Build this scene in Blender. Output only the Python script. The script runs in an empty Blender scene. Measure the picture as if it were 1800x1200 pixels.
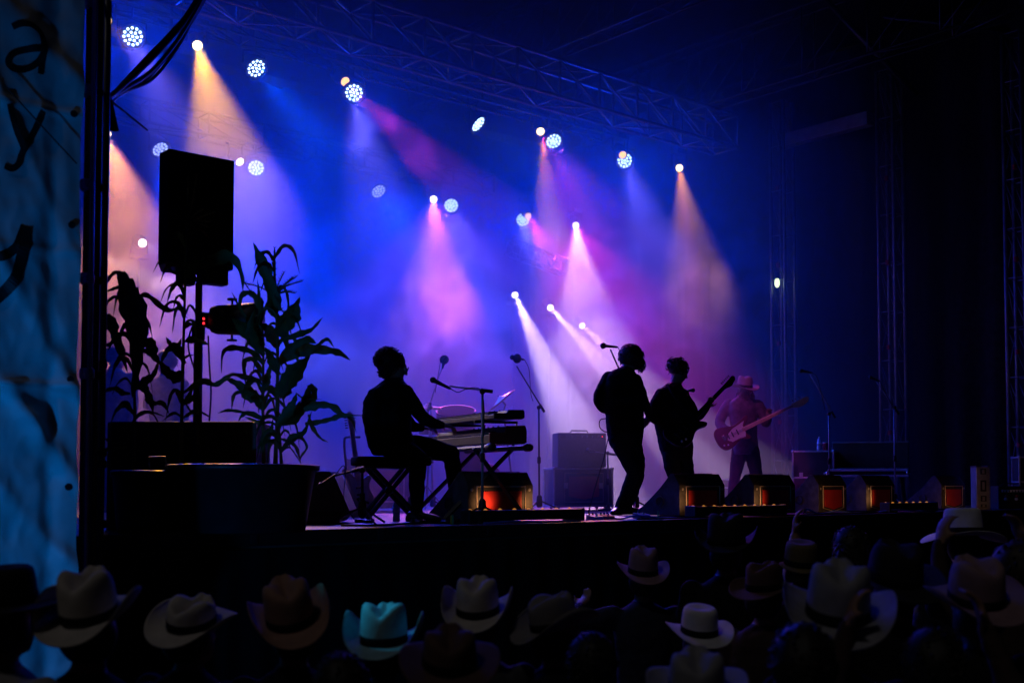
import bpy, bmesh, math, random
from mathutils import Vector, Matrix, noise
from mathutils.bvhtree import BVHTree

# ------------------------------------------------------------------ camera, world, moonlight, exposure
scn = bpy.context.scene
COL = scn.collection
R = math.radians
PI = math.pi
STAGE_Z = 1.75                      # stage deck above the ground
CAM = Vector((0.0, -7.3, 2.06))     # the lip of the stage runs along Y = 0
FPX = 2100.0
YAW, PITCH, SHIFT = R(40.6), R(2.5), 0.0891
cam_data = bpy.data.cameras.new('camera')
cam = bpy.data.objects.new('camera', cam_data)
COL.objects.link(cam)
cam.location = CAM
cam.rotation_euler = (PI / 2 + PITCH, 0, -YAW)
cam_data.sensor_width = 36.0
cam_data.lens = FPX / 1800 * 36
cam_data.shift_y = SHIFT
cam_data.clip_start = 0.05
cam_data.clip_end = 3000
cam_data.dof.use_dof = True
cam_data.dof.focus_distance = 12.5
cam_data.dof.aperture_fstop = 2.6
scn.camera = cam

world = bpy.data.worlds.new('World')
scn.world = world
world.use_nodes = True
wn = world.node_tree
bg = wn.nodes['Background']
sky = wn.nodes.new('ShaderNodeTexSky')
sky.sky_type = 'NISHITA'
sky.sun_disc = False
SUN_DIR = Vector((-.55, -.14, .82)).normalized()   # weak moonlike light from the left above the crowd
sky.sun_elevation = R(-4)
sky.sun_rotation = math.atan2(SUN_DIR.x, SUN_DIR.y)
wn.links.new(sky.outputs[0], bg.inputs[0])
bg.inputs[1].default_value = 0.02
sun_data = bpy.data.lights.new('moonlight', 'SUN')
sun_data.energy = 0.06
sun_data.angle = R(4)
sun_data.color = (1.0, 0.95, 0.97)
sun = bpy.data.objects.new('moonlight', sun_data)
COL.objects.link(sun)
sun.rotation_euler = SUN_DIR.to_track_quat('Z', 'Y').to_euler()
scn.view_settings.view_transform = 'Standard'
scn.view_settings.look = 'None'
scn.view_settings.gamma = 1.0
scn.view_settings.use_curve_mapping = False
scn.view_settings.exposure = 0.0
scn.cycles.use_denoising = True
scn.cycles.volume_bounces = 0
scn.cycles.max_bounces = 4
scn.cycles.diffuse_bounces = 2
scn.cycles.glossy_bounces = 2
scn.cycles.transmission_bounces = 4
scn.cycles.transparent_max_bounces = 8
scn.cycles.use_light_tree = True
scn.cycles.sample_clamp_direct = 0
scn.cycles.sample_clamp_indirect = 3.0

# ------------------------------------------------------------------ helpers
ROT = cam.rotation_euler.to_matrix()


def ray(px, py):
    v = Vector(((px - 900) / FPX, (600 - py) / FPX + SHIFT * 1800 / FPX, -1.0))
    return ROT @ v


def at(px, py, d=None, X=None, Y=None, Z=None):
    """world point seen at photo pixel (px, py), at depth d or on a plane X / Y / Z"""
    r = ray(px, py)
    if d is not None:
        t = d
    elif X is not None:
        t = (X - CAM.x) / r.x
    elif Y is not None:
        t = (Y - CAM.y) / r.y
    else:
        t = (Z - CAM.z) / r.z
    return CAM + r * t


def pix(p):
    v = ROT.transposed() @ (Vector(p) - CAM)
    return (900 + FPX * v.x / -v.z, 600 - FPX * (v.y / -v.z - SHIFT * 1800 / FPX), -v.z)


def mat(name, col, rough=0.6, metal=0.0, var=0.25, scale=9.0, bump=0.0, emit=None, estr=0.0, spec=0.5, alpha=None):
    m = bpy.data.materials.new(name)
    m.use_nodes = True
    nt = m.node_tree
    b = nt.nodes['Principled BSDF']
    b.inputs['Roughness'].default_value = rough
    b.inputs['Metallic'].default_value = metal
    b.inputs['Specular IOR Level'].default_value = spec
    b.inputs['Base Color'].default_value = (*col, 1)
    if emit:
        b.inputs['Emission Color'].default_value = (*emit, 1)
        b.inputs['Emission Strength'].default_value = estr
        m.cycles.emission_sampling = 'NONE'
        return m
    tc = nt.nodes.new('ShaderNodeTexCoord')
    nz = nt.nodes.new('ShaderNodeTexNoise')
    nz.inputs['Scale'].default_value = scale
    nz.inputs['Detail'].default_value = 4
    nt.links.new(tc.outputs['Object'], nz.inputs['Vector'])
    if var:
        r = nt.nodes.new('ShaderNodeValToRGB')
        r.color_ramp.elements[0].position = 0.3
        r.color_ramp.elements[1].position = 0.7
        r.color_ramp.elements[0].color = (*[c * (1 - var) for c in col], 1)
        r.color_ramp.elements[1].color = (*[min(1, c * (1 + var)) for c in col], 1)
        nt.links.new(nz.outputs['Fac'], r.inputs['Fac'])
        nt.links.new(r.outputs['Color'], b.inputs['Base Color'])
    if bump:
        bp = nt.nodes.new('ShaderNodeBump')
        bp.inputs['Strength'].default_value = bump
        bp.inputs['Distance'].default_value = 0.02
        nt.links.new(nz.outputs['Fac'], bp.inputs['Height'])
        nt.links.new(bp.outputs['Normal'], b.inputs['Normal'])
    return m


M = {
    'black': mat('black_paint', (0.012, 0.012, 0.013), 0.55, var=0.3),
    'blackcase': mat('black_case_laminate', (0.016, 0.016, 0.018), 0.65, var=0.35, scale=20, bump=0.15, spec=0.25),
    'wedge': mat('scuffed_black_monitor_paint', (0.04, 0.04, 0.045), 0.6, var=0.5, scale=16, bump=0.15, spec=0.3),
    'gear': mat('grey_black_gear', (0.035, 0.035, 0.04), 0.5),
    'cloth_black': mat('black_cloth', (0.01, 0.01, 0.011), 0.95, scale=30, bump=0.2, spec=0.1),
    'drape': mat('black_drape', (0.022, 0.022, 0.024), 0.95, scale=12, spec=0.1),
    'deck': mat('stage_deck_plywood', (0.07, 0.065, 0.06), 0.55, scale=3, var=0.45, bump=0.1),
    'ground': mat('trampled_grass', (0.03, 0.035, 0.02), 0.95, scale=2, var=0.5, bump=0.5),
    'alu': mat('aluminium', (0.55, 0.55, 0.56), 0.4, 0.35, var=0.15, scale=25),
    'alu_dull': mat('dull_aluminium', (0.32, 0.32, 0.34), 0.5, 0.6, var=0.25),
    'steel_dark': mat('dark_steel', (0.06, 0.06, 0.065), 0.4, 0.7),
    'steel': mat('galvanised_steel', (0.34, 0.35, 0.37), 0.4, 0.3),
    'chrome': mat('chrome', (0.7, 0.7, 0.72), 0.18, 1.0, var=0.05),
    'tarp': mat('grey_tarpaulin', (0.5, 0.52, 0.55), 0.5, var=0.18, scale=5, bump=0.12),
    'ink': mat('black_print', (0.008, 0.008, 0.009), 0.6),
    'roof': mat('roof_sheet', (0.015, 0.015, 0.02), 0.9, spec=0.1),
    'red': mat('red_panel', (0.5, 0.03, 0.03), 0.5, var=0.15),
    'cream': mat('cream_line', (0.6, 0.5, 0.38), 0.5, var=0.1),
    'leaf': mat('corn_leaf', (0.045, 0.085, 0.02), 0.55, var=0.4, scale=14),
    'leafdry': mat('dry_corn_leaf', (0.14, 0.07, 0.03), 0.7, var=0.4, scale=14),
    'stalk': mat('corn_stalk', (0.07, 0.09, 0.03), 0.6, var=0.3, scale=14),
    'tassel': mat('corn_tassel', (0.1, 0.085, 0.04), 0.8),
    'soil': mat('potting_soil', (0.025, 0.018, 0.012), 0.95, bump=0.5, scale=30),
    'tub': mat('dark_blue_plastic_tub', (0.012, 0.015, 0.022), 0.45),
    'skin': mat('skin', (0.32, 0.17, 0.11), 0.55, var=0.1),
    'skin_dark': mat('skin_tanned', (0.22, 0.12, 0.08), 0.55, var=0.1),
    'hair': mat('dark_hair', (0.012, 0.009, 0.007), 0.6, var=0.4, scale=60),
    'hair_brown': mat('brown_hair', (0.035, 0.02, 0.012), 0.6, var=0.4, scale=60),
    'eye': mat('eye_white', (0.7, 0.7, 0.68), 0.2, var=0.05),
    'shirt_dark': mat('dark_shirt', (0.012, 0.012, 0.014), 0.9, scale=25, bump=0.3, spec=0.1),
    'jeans_dark': mat('dark_jeans', (0.012, 0.013, 0.018), 0.9, scale=60, bump=0.2, spec=0.1),
    'jeans': mat('blue_jeans', (0.03, 0.04, 0.08), 0.9, scale=60, bump=0.2, spec=0.2),
    'shoe': mat('dark_leather_shoe', (0.012, 0.01, 0.009), 0.4),
    'bass_shirt': mat('western_shirt', (0.13, 0.08, 0.12), 0.85, var=0.3, scale=16, bump=0.3),
    'white_shirt': mat('pale_shirt', (0.45, 0.42, 0.4), 0.9, scale=20, bump=0.2),
    'key_white': mat('white_keys', (0.2, 0.2, 0.2), 0.3, var=0.04),
    'key_black': mat('black_keys', (0.01, 0.01, 0.01), 0.25),
    'kb_red': mat('red_end_cheek', (0.2, 0.02, 0.02), 0.45),
    'rubber': mat('rubber_cable', (0.01, 0.01, 0.01), 0.5),
    'blue_cable': mat('blue_cable', (0.05, 0.1, 0.5), 0.5),
    'wood': mat('maple_neck', (0.7, 0.46, 0.3), 0.4, var=0.15, scale=20),
    'sunburst': mat('maroon_guitar_body', (0.12, 0.015, 0.02), 0.2, var=0.4, scale=5),
    'pickguard': mat('white_pickguard', (0.7, 0.68, 0.62), 0.3, var=0.05),
    'guitar_black': mat('black_guitar', (0.008, 0.008, 0.009), 0.25),
    'guitar_white': mat('pale_guitar', (0.6, 0.45, 0.42), 0.3, var=0.1),
    'drum': mat('violet_drum_shell', (0.04, 0.03, 0.05), 0.35),
    'drumhead': mat('drum_head', (0.55, 0.52, 0.5), 0.5, var=0.08),
    'brass': mat('cymbal_bronze', (0.55, 0.4, 0.2), 0.3, 0.9, var=0.1),
    'bottle': mat('water_bottle_plastic', (0.35, 0.55, 0.75), 0.1, var=0.05),
    'bottle_label': mat('pale_label', (0.7, 0.72, 0.75), 0.5, var=0.05),
    'grey_amp': mat('grey_amp_tolex', (0.07, 0.065, 0.075), 0.8, scale=50, bump=0.2),
    'tape_red': mat('red_tape', (0.5, 0.02, 0.03), 0.6, var=0.05),
    'tape_green': mat('green_tape', (0.03, 0.5, 0.2), 0.6, var=0.05),
    'tape_yellow': mat('yellow_tape', (0.6, 0.45, 0.03), 0.6, var=0.05),
    'led_red': mat('red_led', (0.5, 0, 0), 0.5, emit=(1, 0.02, 0.03), estr=3.0),
    'led_white': mat('white_blue_led', (0.8, 0.8, 0.8), 0.5, emit=(0.42, 0.64, 1.0), estr=7.5),
    'led_mid': mat('violet_lens', (0.2, 0.2, 0.5), 0.3, emit=(0.06, 0.13, 1.0), estr=0.9),
    'led_dim': mat('dim_led', (0.5, 0.5, 0.6), 0.5, emit=(0.4, 0.5, 1.0), estr=4.0),
    'led_mid_dim': mat('dim_lens', (0.1, 0.1, 0.3), 0.3, emit=(0.05, 0.1, 0.8), estr=0.18),
    'lens_amber': mat('amber_lens', (0.8, 0.5, 0.2), 0.4, emit=(1.0, 0.5, 0.09), estr=2.6),
    'lens_warm': mat('warm_lens', (0.8, 0.6, 0.3), 0.4, emit=(1.0, 0.66, 0.25), estr=6.0),
    'lens_white': mat('white_lens', (0.9, 0.9, 0.9), 0.4, emit=(1.0, 0.86, 0.98), estr=8.0),
    'lamp_green': mat('greenish_lamp', (0.8, 0.9, 0.7), 0.4, emit=(0.75, 1.0, 0.45), estr=3.0),
    'foot_amber': mat('amber_foot_lens', (0.8, 0.5, 0.2), 0.4, emit=(1.0, 0.38, 0.05), estr=0.4),
}


def root_loc(o):
    v = Vector((0, 0, 0))
    while o is not None:
        v += o.location
        o = o.parent
    return v


class MB:
    """collects shapes in world coordinates; build() links them as one mesh object"""

    def __init__(self):
        self.v, self.f = [], []

    def add(self, vs, fs):
        n = len(self.v)
        self.v.extend(Vector(p) for p in vs)
        self.f.extend(tuple(n + i for i in q) for q in fs)
        return self

    def box(self, c, s, ax=None):
        """centre, full sizes, optional (ex, ey, ez) axes"""
        c = Vector(c)
        ex, ey, ez = ax if ax else (Vector((1, 0, 0)), Vector((0, 1, 0)), Vector((0, 0, 1)))
        vs = []
        for k in (-.5, .5):
            for (i, j) in ((-.5, -.5), (.5, -.5), (.5, .5), (-.5, .5)):
                vs.append(c + ex * (i * s[0]) + ey * (j * s[1]) + ez * (k * s[2]))
        return self.add(vs, [(0, 3, 2, 1), (4, 5, 6, 7), (0, 1, 5, 4), (1, 2, 6, 5), (2, 3, 7, 6), (3, 0, 4, 7)])

    def tube(self, pts, r, n=8, caps=True):
        pts = [Vector(p) for p in pts]
        rs = r if isinstance(r, (list, tuple)) else [r] * len(pts)
        vs, fs = [], []
        t0 = (pts[1] - pts[0]).normalized()
        up = Vector((0, 0, 1)) if abs(t0.z) < .9 else Vector((1, 0, 0))
        a = t0.cross(up).normalized()
        for i, p in enumerate(pts):
            t = (pts[min(i + 1, len(pts) - 1)] - pts[max(i - 1, 0)])
            if t.length < 1e-9:
                t = t0.copy()
            t.normalize()
            a = (a - t * a.dot(t)).normalized()
            b = t.cross(a)
            for k in range(n):
                w = 2 * PI * k / n
                vs.append(p + (a * math.cos(w) + b * math.sin(w)) * rs[i])
        for i in range(len(pts) - 1):
            for k in range(n):
                k2 = (k + 1) % n
                fs.append((i * n + k, i * n + k2, (i + 1) * n + k2, (i + 1) * n + k))
        if caps:
            fs.append(tuple(range(n - 1, -1, -1)))
            m = (len(pts) - 1) * n
            fs.append(tuple(range(m, m + n)))
        return self.add(vs, fs)

    def lathe(self, c, axis, prof, n=24, ref=None):
        """prof: (radius, height along axis)"""
        c = Vector(c)
        ez = Vector(axis).normalized()
        ex = ez.orthogonal().normalized() if ref is None else Vector(ref)
        ey = ez.cross(ex)
        vs, fs = [], []
        for (r, h) in prof:
            for k in range(n):
                w = 2 * PI * k / n
                vs.append(c + ez * h + (ex * math.cos(w) + ey * math.sin(w)) * r)
        for i in range(len(prof) - 1):
            for k in range(n):
                k2 = (k + 1) % n
                fs.append((i * n + k, i * n + k2, (i + 1) * n + k2, (i + 1) * n + k))
        fs.append(tuple(range(n - 1, -1, -1)))
        m = (len(prof) - 1) * n
        fs.append(tuple(range(m, m + n)))
        return self.add(vs, fs)

    def ball(self, c, r, n=10, ax=None):
        r = r if isinstance(r, (list, tuple)) else (r, r, r)
        c = Vector(c)
        ex, ey, ez = ax if ax else (Vector((1, 0, 0)), Vector((0, 1, 0)), Vector((0, 0, 1)))
        vs, fs = [], []
        for i in range(1, n):
            p = PI * i / n
            for k in range(n * 2):
                w = PI * k / n
                vs.append(c + ex * (r[0] * math.sin(p) * math.cos(w)) + ey * (r[1] * math.sin(p) * math.sin(w)) + ez * (-r[2] * math.cos(p)))
        m = n * 2
        for i in range(n - 2):
            for k in range(m):
                k2 = (k + 1) % m
                fs.append((i * m + k, i * m + k2, (i + 1) * m + k2, (i + 1) * m + k))
        vs += [c - ez * r[2], c + ez * r[2]]
        b = (n - 1) * m
        for k in range(m):
            k2 = (k + 1) % m
            fs.append((b, k2, k))
            fs.append((b + 1, (n - 2) * m + k, (n - 2) * m + k2))
        return self.add(vs, fs)

    def prism(self, poly, o, ex, ey, ez, depth):
        """polygon in (ex, ey) about o, extruded along ez from 0 to depth"""
        o = Vector(o)
        n = len(poly)
        vs = [o + ex * x + ey * y for x, y in poly] + [o + ex * x + ey * y + ez * depth for x, y in poly]
        fs = [tuple(range(n - 1, -1, -1)), tuple(range(n, 2 * n))]
        for k in range(n):
            k2 = (k + 1) % n
            fs.append((k, k2, n + k2, n + k))
        return self.add(vs, fs)

    def build(self, name, m, parent=None, smooth=False, bevel=0.0, loc=None, solid=0.0, rec=True):
        org = root_loc(parent) if parent else (Vector(loc) if loc is not None else Vector((0, 0, 0)))
        me = bpy.data.meshes.new(name)
        me.from_pydata([p - org for p in self.v], [], self.f)
        if rec:
            bm = bmesh.new()
            bm.from_mesh(me)
            bmesh.ops.recalc_face_normals(bm, faces=bm.faces)
            if bevel:
                bmesh.ops.bevel(bm, geom=[e for e in bm.edges if len(e.link_faces) == 2 and e.calc_face_angle(0) > .5], offset=bevel, segments=2, affect='EDGES', profile=.5)
            bm.to_mesh(me)
            bm.free()
        if smooth:
            me.shade_smooth()
        mm = M[m] if isinstance(m, str) else m
        me.materials.append(mm)
        o = bpy.data.objects.new(name, me)
        COL.objects.link(o)
        if parent:
            o.parent = parent
        elif loc is not None:
            o.location = loc
        if solid:
            s = o.modifiers.new('thickness', 'SOLIDIFY')
            s.thickness = solid
        return o


def tag(o, label, cat=None, group=None):
    o['label'] = label
    if cat:
        o['category'] = cat
    if group:
        o['group'] = group
    return o


def thing(name, loc, label, cat, group=None):
    o = bpy.data.objects.new(name, None)
    o.empty_display_size = 0.1
    COL.objects.link(o)
    o.location = loc
    return tag(o, label, cat, group)


def copy_tree(o, parent=None):
    c = o.copy()
    COL.objects.link(c)
    c.parent = parent
    for ch in list(o.children):
        if ch is not c:
            copy_tree(ch, c)
    return c


def struct(o):
    o['kind'] = 'structure'
    return o


def spline(pts, n=6):
    """Catmull-Rom through pts (tuples of any length)"""
    pts = [Vector(p) for p in pts]
    if len(pts) < 3:
        return [pts[0].lerp(pts[-1], i / (n * 1.0)) for i in range(n + 1)]
    q = [pts[0] * 2 - pts[1]] + pts + [pts[-1] * 2 - pts[-2]]
    out = []
    for i in range(1, len(q) - 2):
        for k in range(n):
            t = k / n
            a, b, c, d = q[i - 1], q[i], q[i + 1], q[i + 2]
            out.append(0.5 * ((2 * b) + (c - a) * t + (2 * a - 5 * b + 4 * c - d) * t * t + (3 * b - a - 3 * c + d) * t ** 3))
    out.append(pts[-1].copy())
    return out


VX, VY, VZ = Vector((1, 0, 0)), Vector((0, 1, 0)), Vector((0, 0, 1))
CAM_R = ROT @ VX          # camera right, up and forward
CAM_U = ROT @ VY
CAM_F = -(ROT @ VZ)


def floor_at(px, d):
    """point on the stage deck at photo column px and depth d"""
    p = at(px, 852, d=d)
    return Vector((p.x, p.y, STAGE_Z))


def aim(o, a, b):
    o.location = a
    o.rotation_euler = (Vector(b) - Vector(a)).to_track_quat('-Z', 'Y').to_euler()


def spot_light(name, loc, target, ang, col, power, blend=.3, rad=.06, parent=None):
    l = bpy.data.lights.new(name, 'SPOT')
    l.energy = power
    l.color = col
    l.spot_size = R(ang)
    l.spot_blend = blend
    l.shadow_soft_size = rad
    o = bpy.data.objects.new(name, l)
    COL.objects.link(o)
    aim(o, Vector(loc), Vector(target))
    if parent:
        o.parent = parent
        o.location = Vector(loc) - root_loc(parent)
    return o

# ------------------------------------------------------------------ the setting
X0, X1 = 2.3, 17.25          # stage from house left to the side drape
YBACK = 12.2
ROOF_Z = 9.75
g = MB()
g.add([(-250, -250, 0), (250, -250, 0), (250, 250, 0), (-250, 250, 0)], [(0, 1, 2, 3)])
struct(g.build('ground', 'ground'))
d = MB()
d.box(((X0 + X1) / 2, YBACK / 2, STAGE_Z - .06), (X1 - X0, YBACK, .12))
deck = struct(d.build('stage_deck', 'deck', bevel=.004))
e = MB()
e.box(((X0 + X1) / 2, -.022, STAGE_Z - .05), (X1 - X0, .04, .1))
e.box(((X0 + X1) / 2, -.024, STAGE_Z - .135), (X1 - X0, .03, .03))
e.build('edge_trim', 'black', deck, bevel=.004)
for i, x in enumerate([2.9 + 1.03 * k for k in range(14)]):
    MB().box((x, -.046, STAGE_Z - .05), (.05, .012, .07)).build('trim_clamp', 'steel_dark', deck)


def drape(name, a, b, z0, z1, amp, wl, m, label, seed=1, nz=14, bottom_flare=1.4):
    """hanging cloth from a to b (xy) with gathered folds, as real wavy geometry"""
    a, b = Vector((*a, 0)), Vector((*b, 0))
    L = (b - a).length
    u = (b - a).normalized()
    n = Vector((-u.y, u.x, 0))
    rnd = random.Random(seed)
    nx = int(L / (wl / 7))
    ph = [0]
    for i in range(nx):
        ph.append(ph[-1] + 2 * PI / 7 * (.6 + .8 * rnd.random()))
    vs, fs = [], []
    for j in range(nz + 1):
        t = j / nz
        for i in range(nx + 1):
            k = amp * (1 + (bottom_flare - 1) * (1 - t)) * (.55 + .45 * noise.noise((i * .05, j * .12, seed)))
            off = math.sin(ph[i] + .5 * noise.noise((i * .07, j * .15, seed + 3))) * k
            off += amp * 1.3 * noise.noise((i * .02, j * .1, seed + 9))
            vs.append(a + u * (L * i / nx) + n * off + VZ * (z0 + (z1 - z0) * t))
    for j in range(nz):
        for i in range(nx):
            q = j * (nx + 1) + i
            fs.append((q, q + 1, q + nx + 2, q + nx + 1))
    mb = MB()
    mb.add(vs, fs)
    o = mb.build(name, m, loc=Vector((*((a + b) / 2).xy, z0)), smooth=True, rec=False)
    return tag(o, label, 'curtain')


drape('stage_skirt', (X0, -.11), (X1 + .4, -.11), .02, STAGE_Z - .12, .02, .3, 'cloth_black', 'black cloth skirt hanging along the front of the stage below the deck edge', 5)
drape('back_curtain', (X0, YBACK), (X1, YBACK), STAGE_Z + .02, ROOF_Z - .3, .07, .55, 'drape', 'black curtain across the back of the stage, lost in blue haze', 7)
drape('side_curtain', (X1 + .05, -1.6), (X1 + .05, YBACK), STAGE_Z - 1.6, ROOF_Z - .3, .08, .6, 'drape', 'dark folded curtain closing the right side of the stage behind the towers', 11, nz=24)
drape('side_curtain', (X0 - .25, YBACK), (X0 - .25, -.35), STAGE_Z + .02, ROOF_Z - .3, .07, .55, 'drape', 'black curtain closing the left side of the stage beyond the scaffold', 13)  # unseen front end carried forward to keep the moonlight off the stage
rf = MB()
rf.box(((X0 + X1) / 2 - .1, YBACK / 2 - .9, ROOF_Z + .03), (X1 - X0 + 1.6, YBACK + 2.4, .06))
struct(rf.build('stage_roof', 'roof'))


def truss(name, a, b, w, h, bay, label, m='alu_dull', r=.024, rb=.012, group=None):
    """box truss: bottom centre line a to b"""
    a, b = Vector(a), Vector(b)
    u = (b - a).normalized()
    s = u.cross(VZ).normalized() if abs(u.z) < .9 else VX.copy()
    t = s.cross(u).normalized()
    L = (b - a).length
    T = thing(name, (a + b) / 2, label, 'truss', group)
    cs = [(-w / 2, 0), (w / 2, 0), (-w / 2, h), (w / 2, h)]
    for (i, j) in cs:
        MB().tube([a + s * i + t * j, b + s * i + t * j], r, 8).build('chord', m, T, smooth=True)
    n = max(1, round(L / bay))
    faces = [(0, 2), (1, 3), (0, 1), (2, 3)]
    for k in range(n + 1):
        p = a + u * (L * k / n)
        q = a + u * (L * (k + 1) / n)
        for fi, (c0, c1) in enumerate(faces):
            A = p + s * cs[c0][0] + t * cs[c0][1]
            B = p + s * cs[c1][0] + t * cs[c1][1]
            MB().tube([A, B], rb * (1.5 if fi < 2 else 1), 6).build('strut', m, T, smooth=True)
            if k < n:
                if fi < 2:
                    A, B = B, q + s * cs[c0][0] + t * cs[c0][1]
                elif k % 2:
                    B = q + s * cs[c1][0] + t * cs[c1][1]
                else:
                    A, B = B, q + s * cs[c0][0] + t * cs[c0][1]
                MB().tube([A, B], rb, 6).build('brace', m, T, smooth=True)
    return T


YA, YB, YC = 6.7, 9.9, 10.6
ZA = at(450, 120, Y=YA).z
ZB = at(450, 295, Y=YB).z
p = at(1275, 215, Y=4.9)
truss('roof_truss', (2.6, 4.9, 7.42), (p.x, 4.9, 7.42), .5, .52, .78, 'long aluminium box truss spanning the stage overhead in front of the lamps', r=.026, rb=.014)
truss('lamp_truss', (2.6, YA + .05, ZA + .34), (14.2, YA + .05, ZA + .34), .35, .35, 1.0, 'dark truss carrying the upper row of lamps', 'steel_dark')
truss('lamp_truss', (2.6, YB + .05, ZB + .34), (14.2, YB + .05, ZB + .34), .35, .35, 1.0, 'dark truss carrying the lower row of lamps', 'steel_dark')
truss('short_truss', at(893, 446, Y=9.0), at(988, 482, Y=8.7), .3, .26, .3, 'short slanting truss piece hanging in the violet haze mid stage', 'alu', r=.016, rb=.009)
truss('rafter_truss', (15.5, -1.0, 8.42), (15.5, 9.5, 8.42), .34, 1.08, 1.15, 'tall rafter truss running back under the roof at upper right', 'steel_dark', r=.022, rb=.01)
truss('rafter_truss', (12.2, -1.0, 8.62), (12.2, 9.5, 8.62), .34, .95, 1.15, 'tall rafter truss running back under the roof above the middle truss', 'steel_dark', r=.02, rb=.008)
MB().tube([at(1445, -6, X=15.2), at(1612, 168, X=16.6)], .045, 8).build('roof_strut', 'steel_dark', loc=at(1445, -6, X=15.2), smooth=True)
tag(bpy.data.objects['roof_strut'], 'dark slanting roof strut coming down to the right corner tower', 'strut')
o = MB().tube([at(1552, 30, X=15.7), at(1775, 54, X=17.0)], .035, 8).build('roof_strut', 'steel_dark', loc=at(1552, 30, X=15.7), smooth=True)
tag(o, 'thin roof strut crossing near the top right corner', 'strut')

for i, (yy, lab) in enumerate(((1.19, 'tall aluminium truss tower at the far right beside the amplifier'), (3.29, 'tall aluminium truss tower, middle one of three along the right curtain'), (5.4, 'tall truss tower with a small bright lamp on it, farthest along the right curtain'))):
    T = truss('truss_tower', (16.95, yy, STAGE_Z - .05 if i else .0), (16.95, yy, 8.7), .28, .28, .75, lab, r=.03, rb=.006, group='truss towers along the right curtain')
    T['category'] = 'tower'
    for k in range(4):
        zz = 2.6 + 1.35 * k + .25 * i
        MB().lathe((16.95 - .17, yy - .17, zz), VZ, [(.033, 0), (.033, .07)], 10).build('tape_band', 'tape_red', T)
hb = MB()
hb.box((16.95, 4.35, 8.02), (.2, 1.7, .22))
o = hb.build('header_beam', 'alu_dull', loc=(16.95, 4.35, 8.02), bevel=.01)
tag(o, 'flat beam joining two truss towers near their tops', 'beam')
# small greenish white work lamp on the farthest tower
p = at(1366, 497, X=16.72)
T = thing('work_lamp', p, 'tiny greenish white lamp glowing on the farthest right tower', 'lamp')
MB().ball(p, (.045, .045, .085), 8).build('bulb', 'lamp_green', T, smooth=True)
MB().lathe(p + VZ * .07, VZ, [(.035, 0), (.04, .06), (.02, .1)], 12).build('socket', 'black', T, smooth=True)
MB().tube([p + VZ * .16, p + VX * .1 + VZ * .2], .012, 6).build('bracket', 'steel_dark', T)

# ------------------------------------------------------------------ lamps
PLACES = ['first', 'second', 'third', 'fourth', 'fifth', 'sixth', 'seventh', 'eighth']
BLU, VIO, DEEP = (0.0, 0.06, 1.0), (0.16, 0.13, 1.0), (0.0, 0.036, 1.0)
ORG, MAG, PNK, WHT, PUR = (1, .42, .05), (1, .05, .52), (1, .3, .75), (.86, .6, 1.0), (.5, .08, 1.0)


def led_wash(px, py, Y, tx, ty, td, label, bright, lights, hang):
    p = at(px, py, Y=Y)
    tgt = at(tx, ty, d=td)
    n = (tgt - p).normalized()
    T = thing('wash_lamp', p, label, 'stage lamp', 'round LED wash lamps on the trusses')
    a, b = ('led_white', 'led_mid') if bright else ('led_dim', 'led_mid_dim')
    MB().lathe(p, -n, [(.15, .0), (.155, .03), (.15, .09), (.1, .2), (.05, .26), (.0, .27)], 28).build('housing', 'black', T, smooth=True)
    MB().lathe(p, n, [(.15, -.01), (.165, 0), (.168, .02), (.15, .025), (.147, .008)], 32).build('bezel', 'black', T, smooth=True)
    MB().lathe(p, n, [(.147, .002), (.147, .006)], 32).build('lens', b, T)
    ex = n.orthogonal().normalized()
    ey = n.cross(ex)
    mb = MB()
    for ring, cnt in ((0, 1), (1, 6), (2, 12)):
        for k in range(cnt):
            w = 2 * PI * k / cnt + ring * .2
            c = p + (ex * math.cos(w) + ey * math.sin(w)) * (.052 * ring)
            mb.lathe(c, n, [(.0175, .007), (.0175, .012)], 8)
    o = mb.build('led_array', a, T)
    o['kind'] = 'stuff'
    top = p + VZ * hang
    MB().tube([top, p + VZ * .2 - n * .06], .012, 6).build('hanger', 'steel_dark', T)
    s = n.cross(VZ).normalized()
    c = p - n * .07
    MB().tube([c + s * .17, c + s * .17 + VZ * .16, c + VZ * .2, c - s * .17 + VZ * .16, c - s * .17], .013, 6).build('yoke', 'steel_dark', T)
    for (ang, col, power, blend) in lights:
        spot_light('wash_beam', p + n * .05, tgt, ang, col, power, blend, .12, T)
    return T


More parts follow.
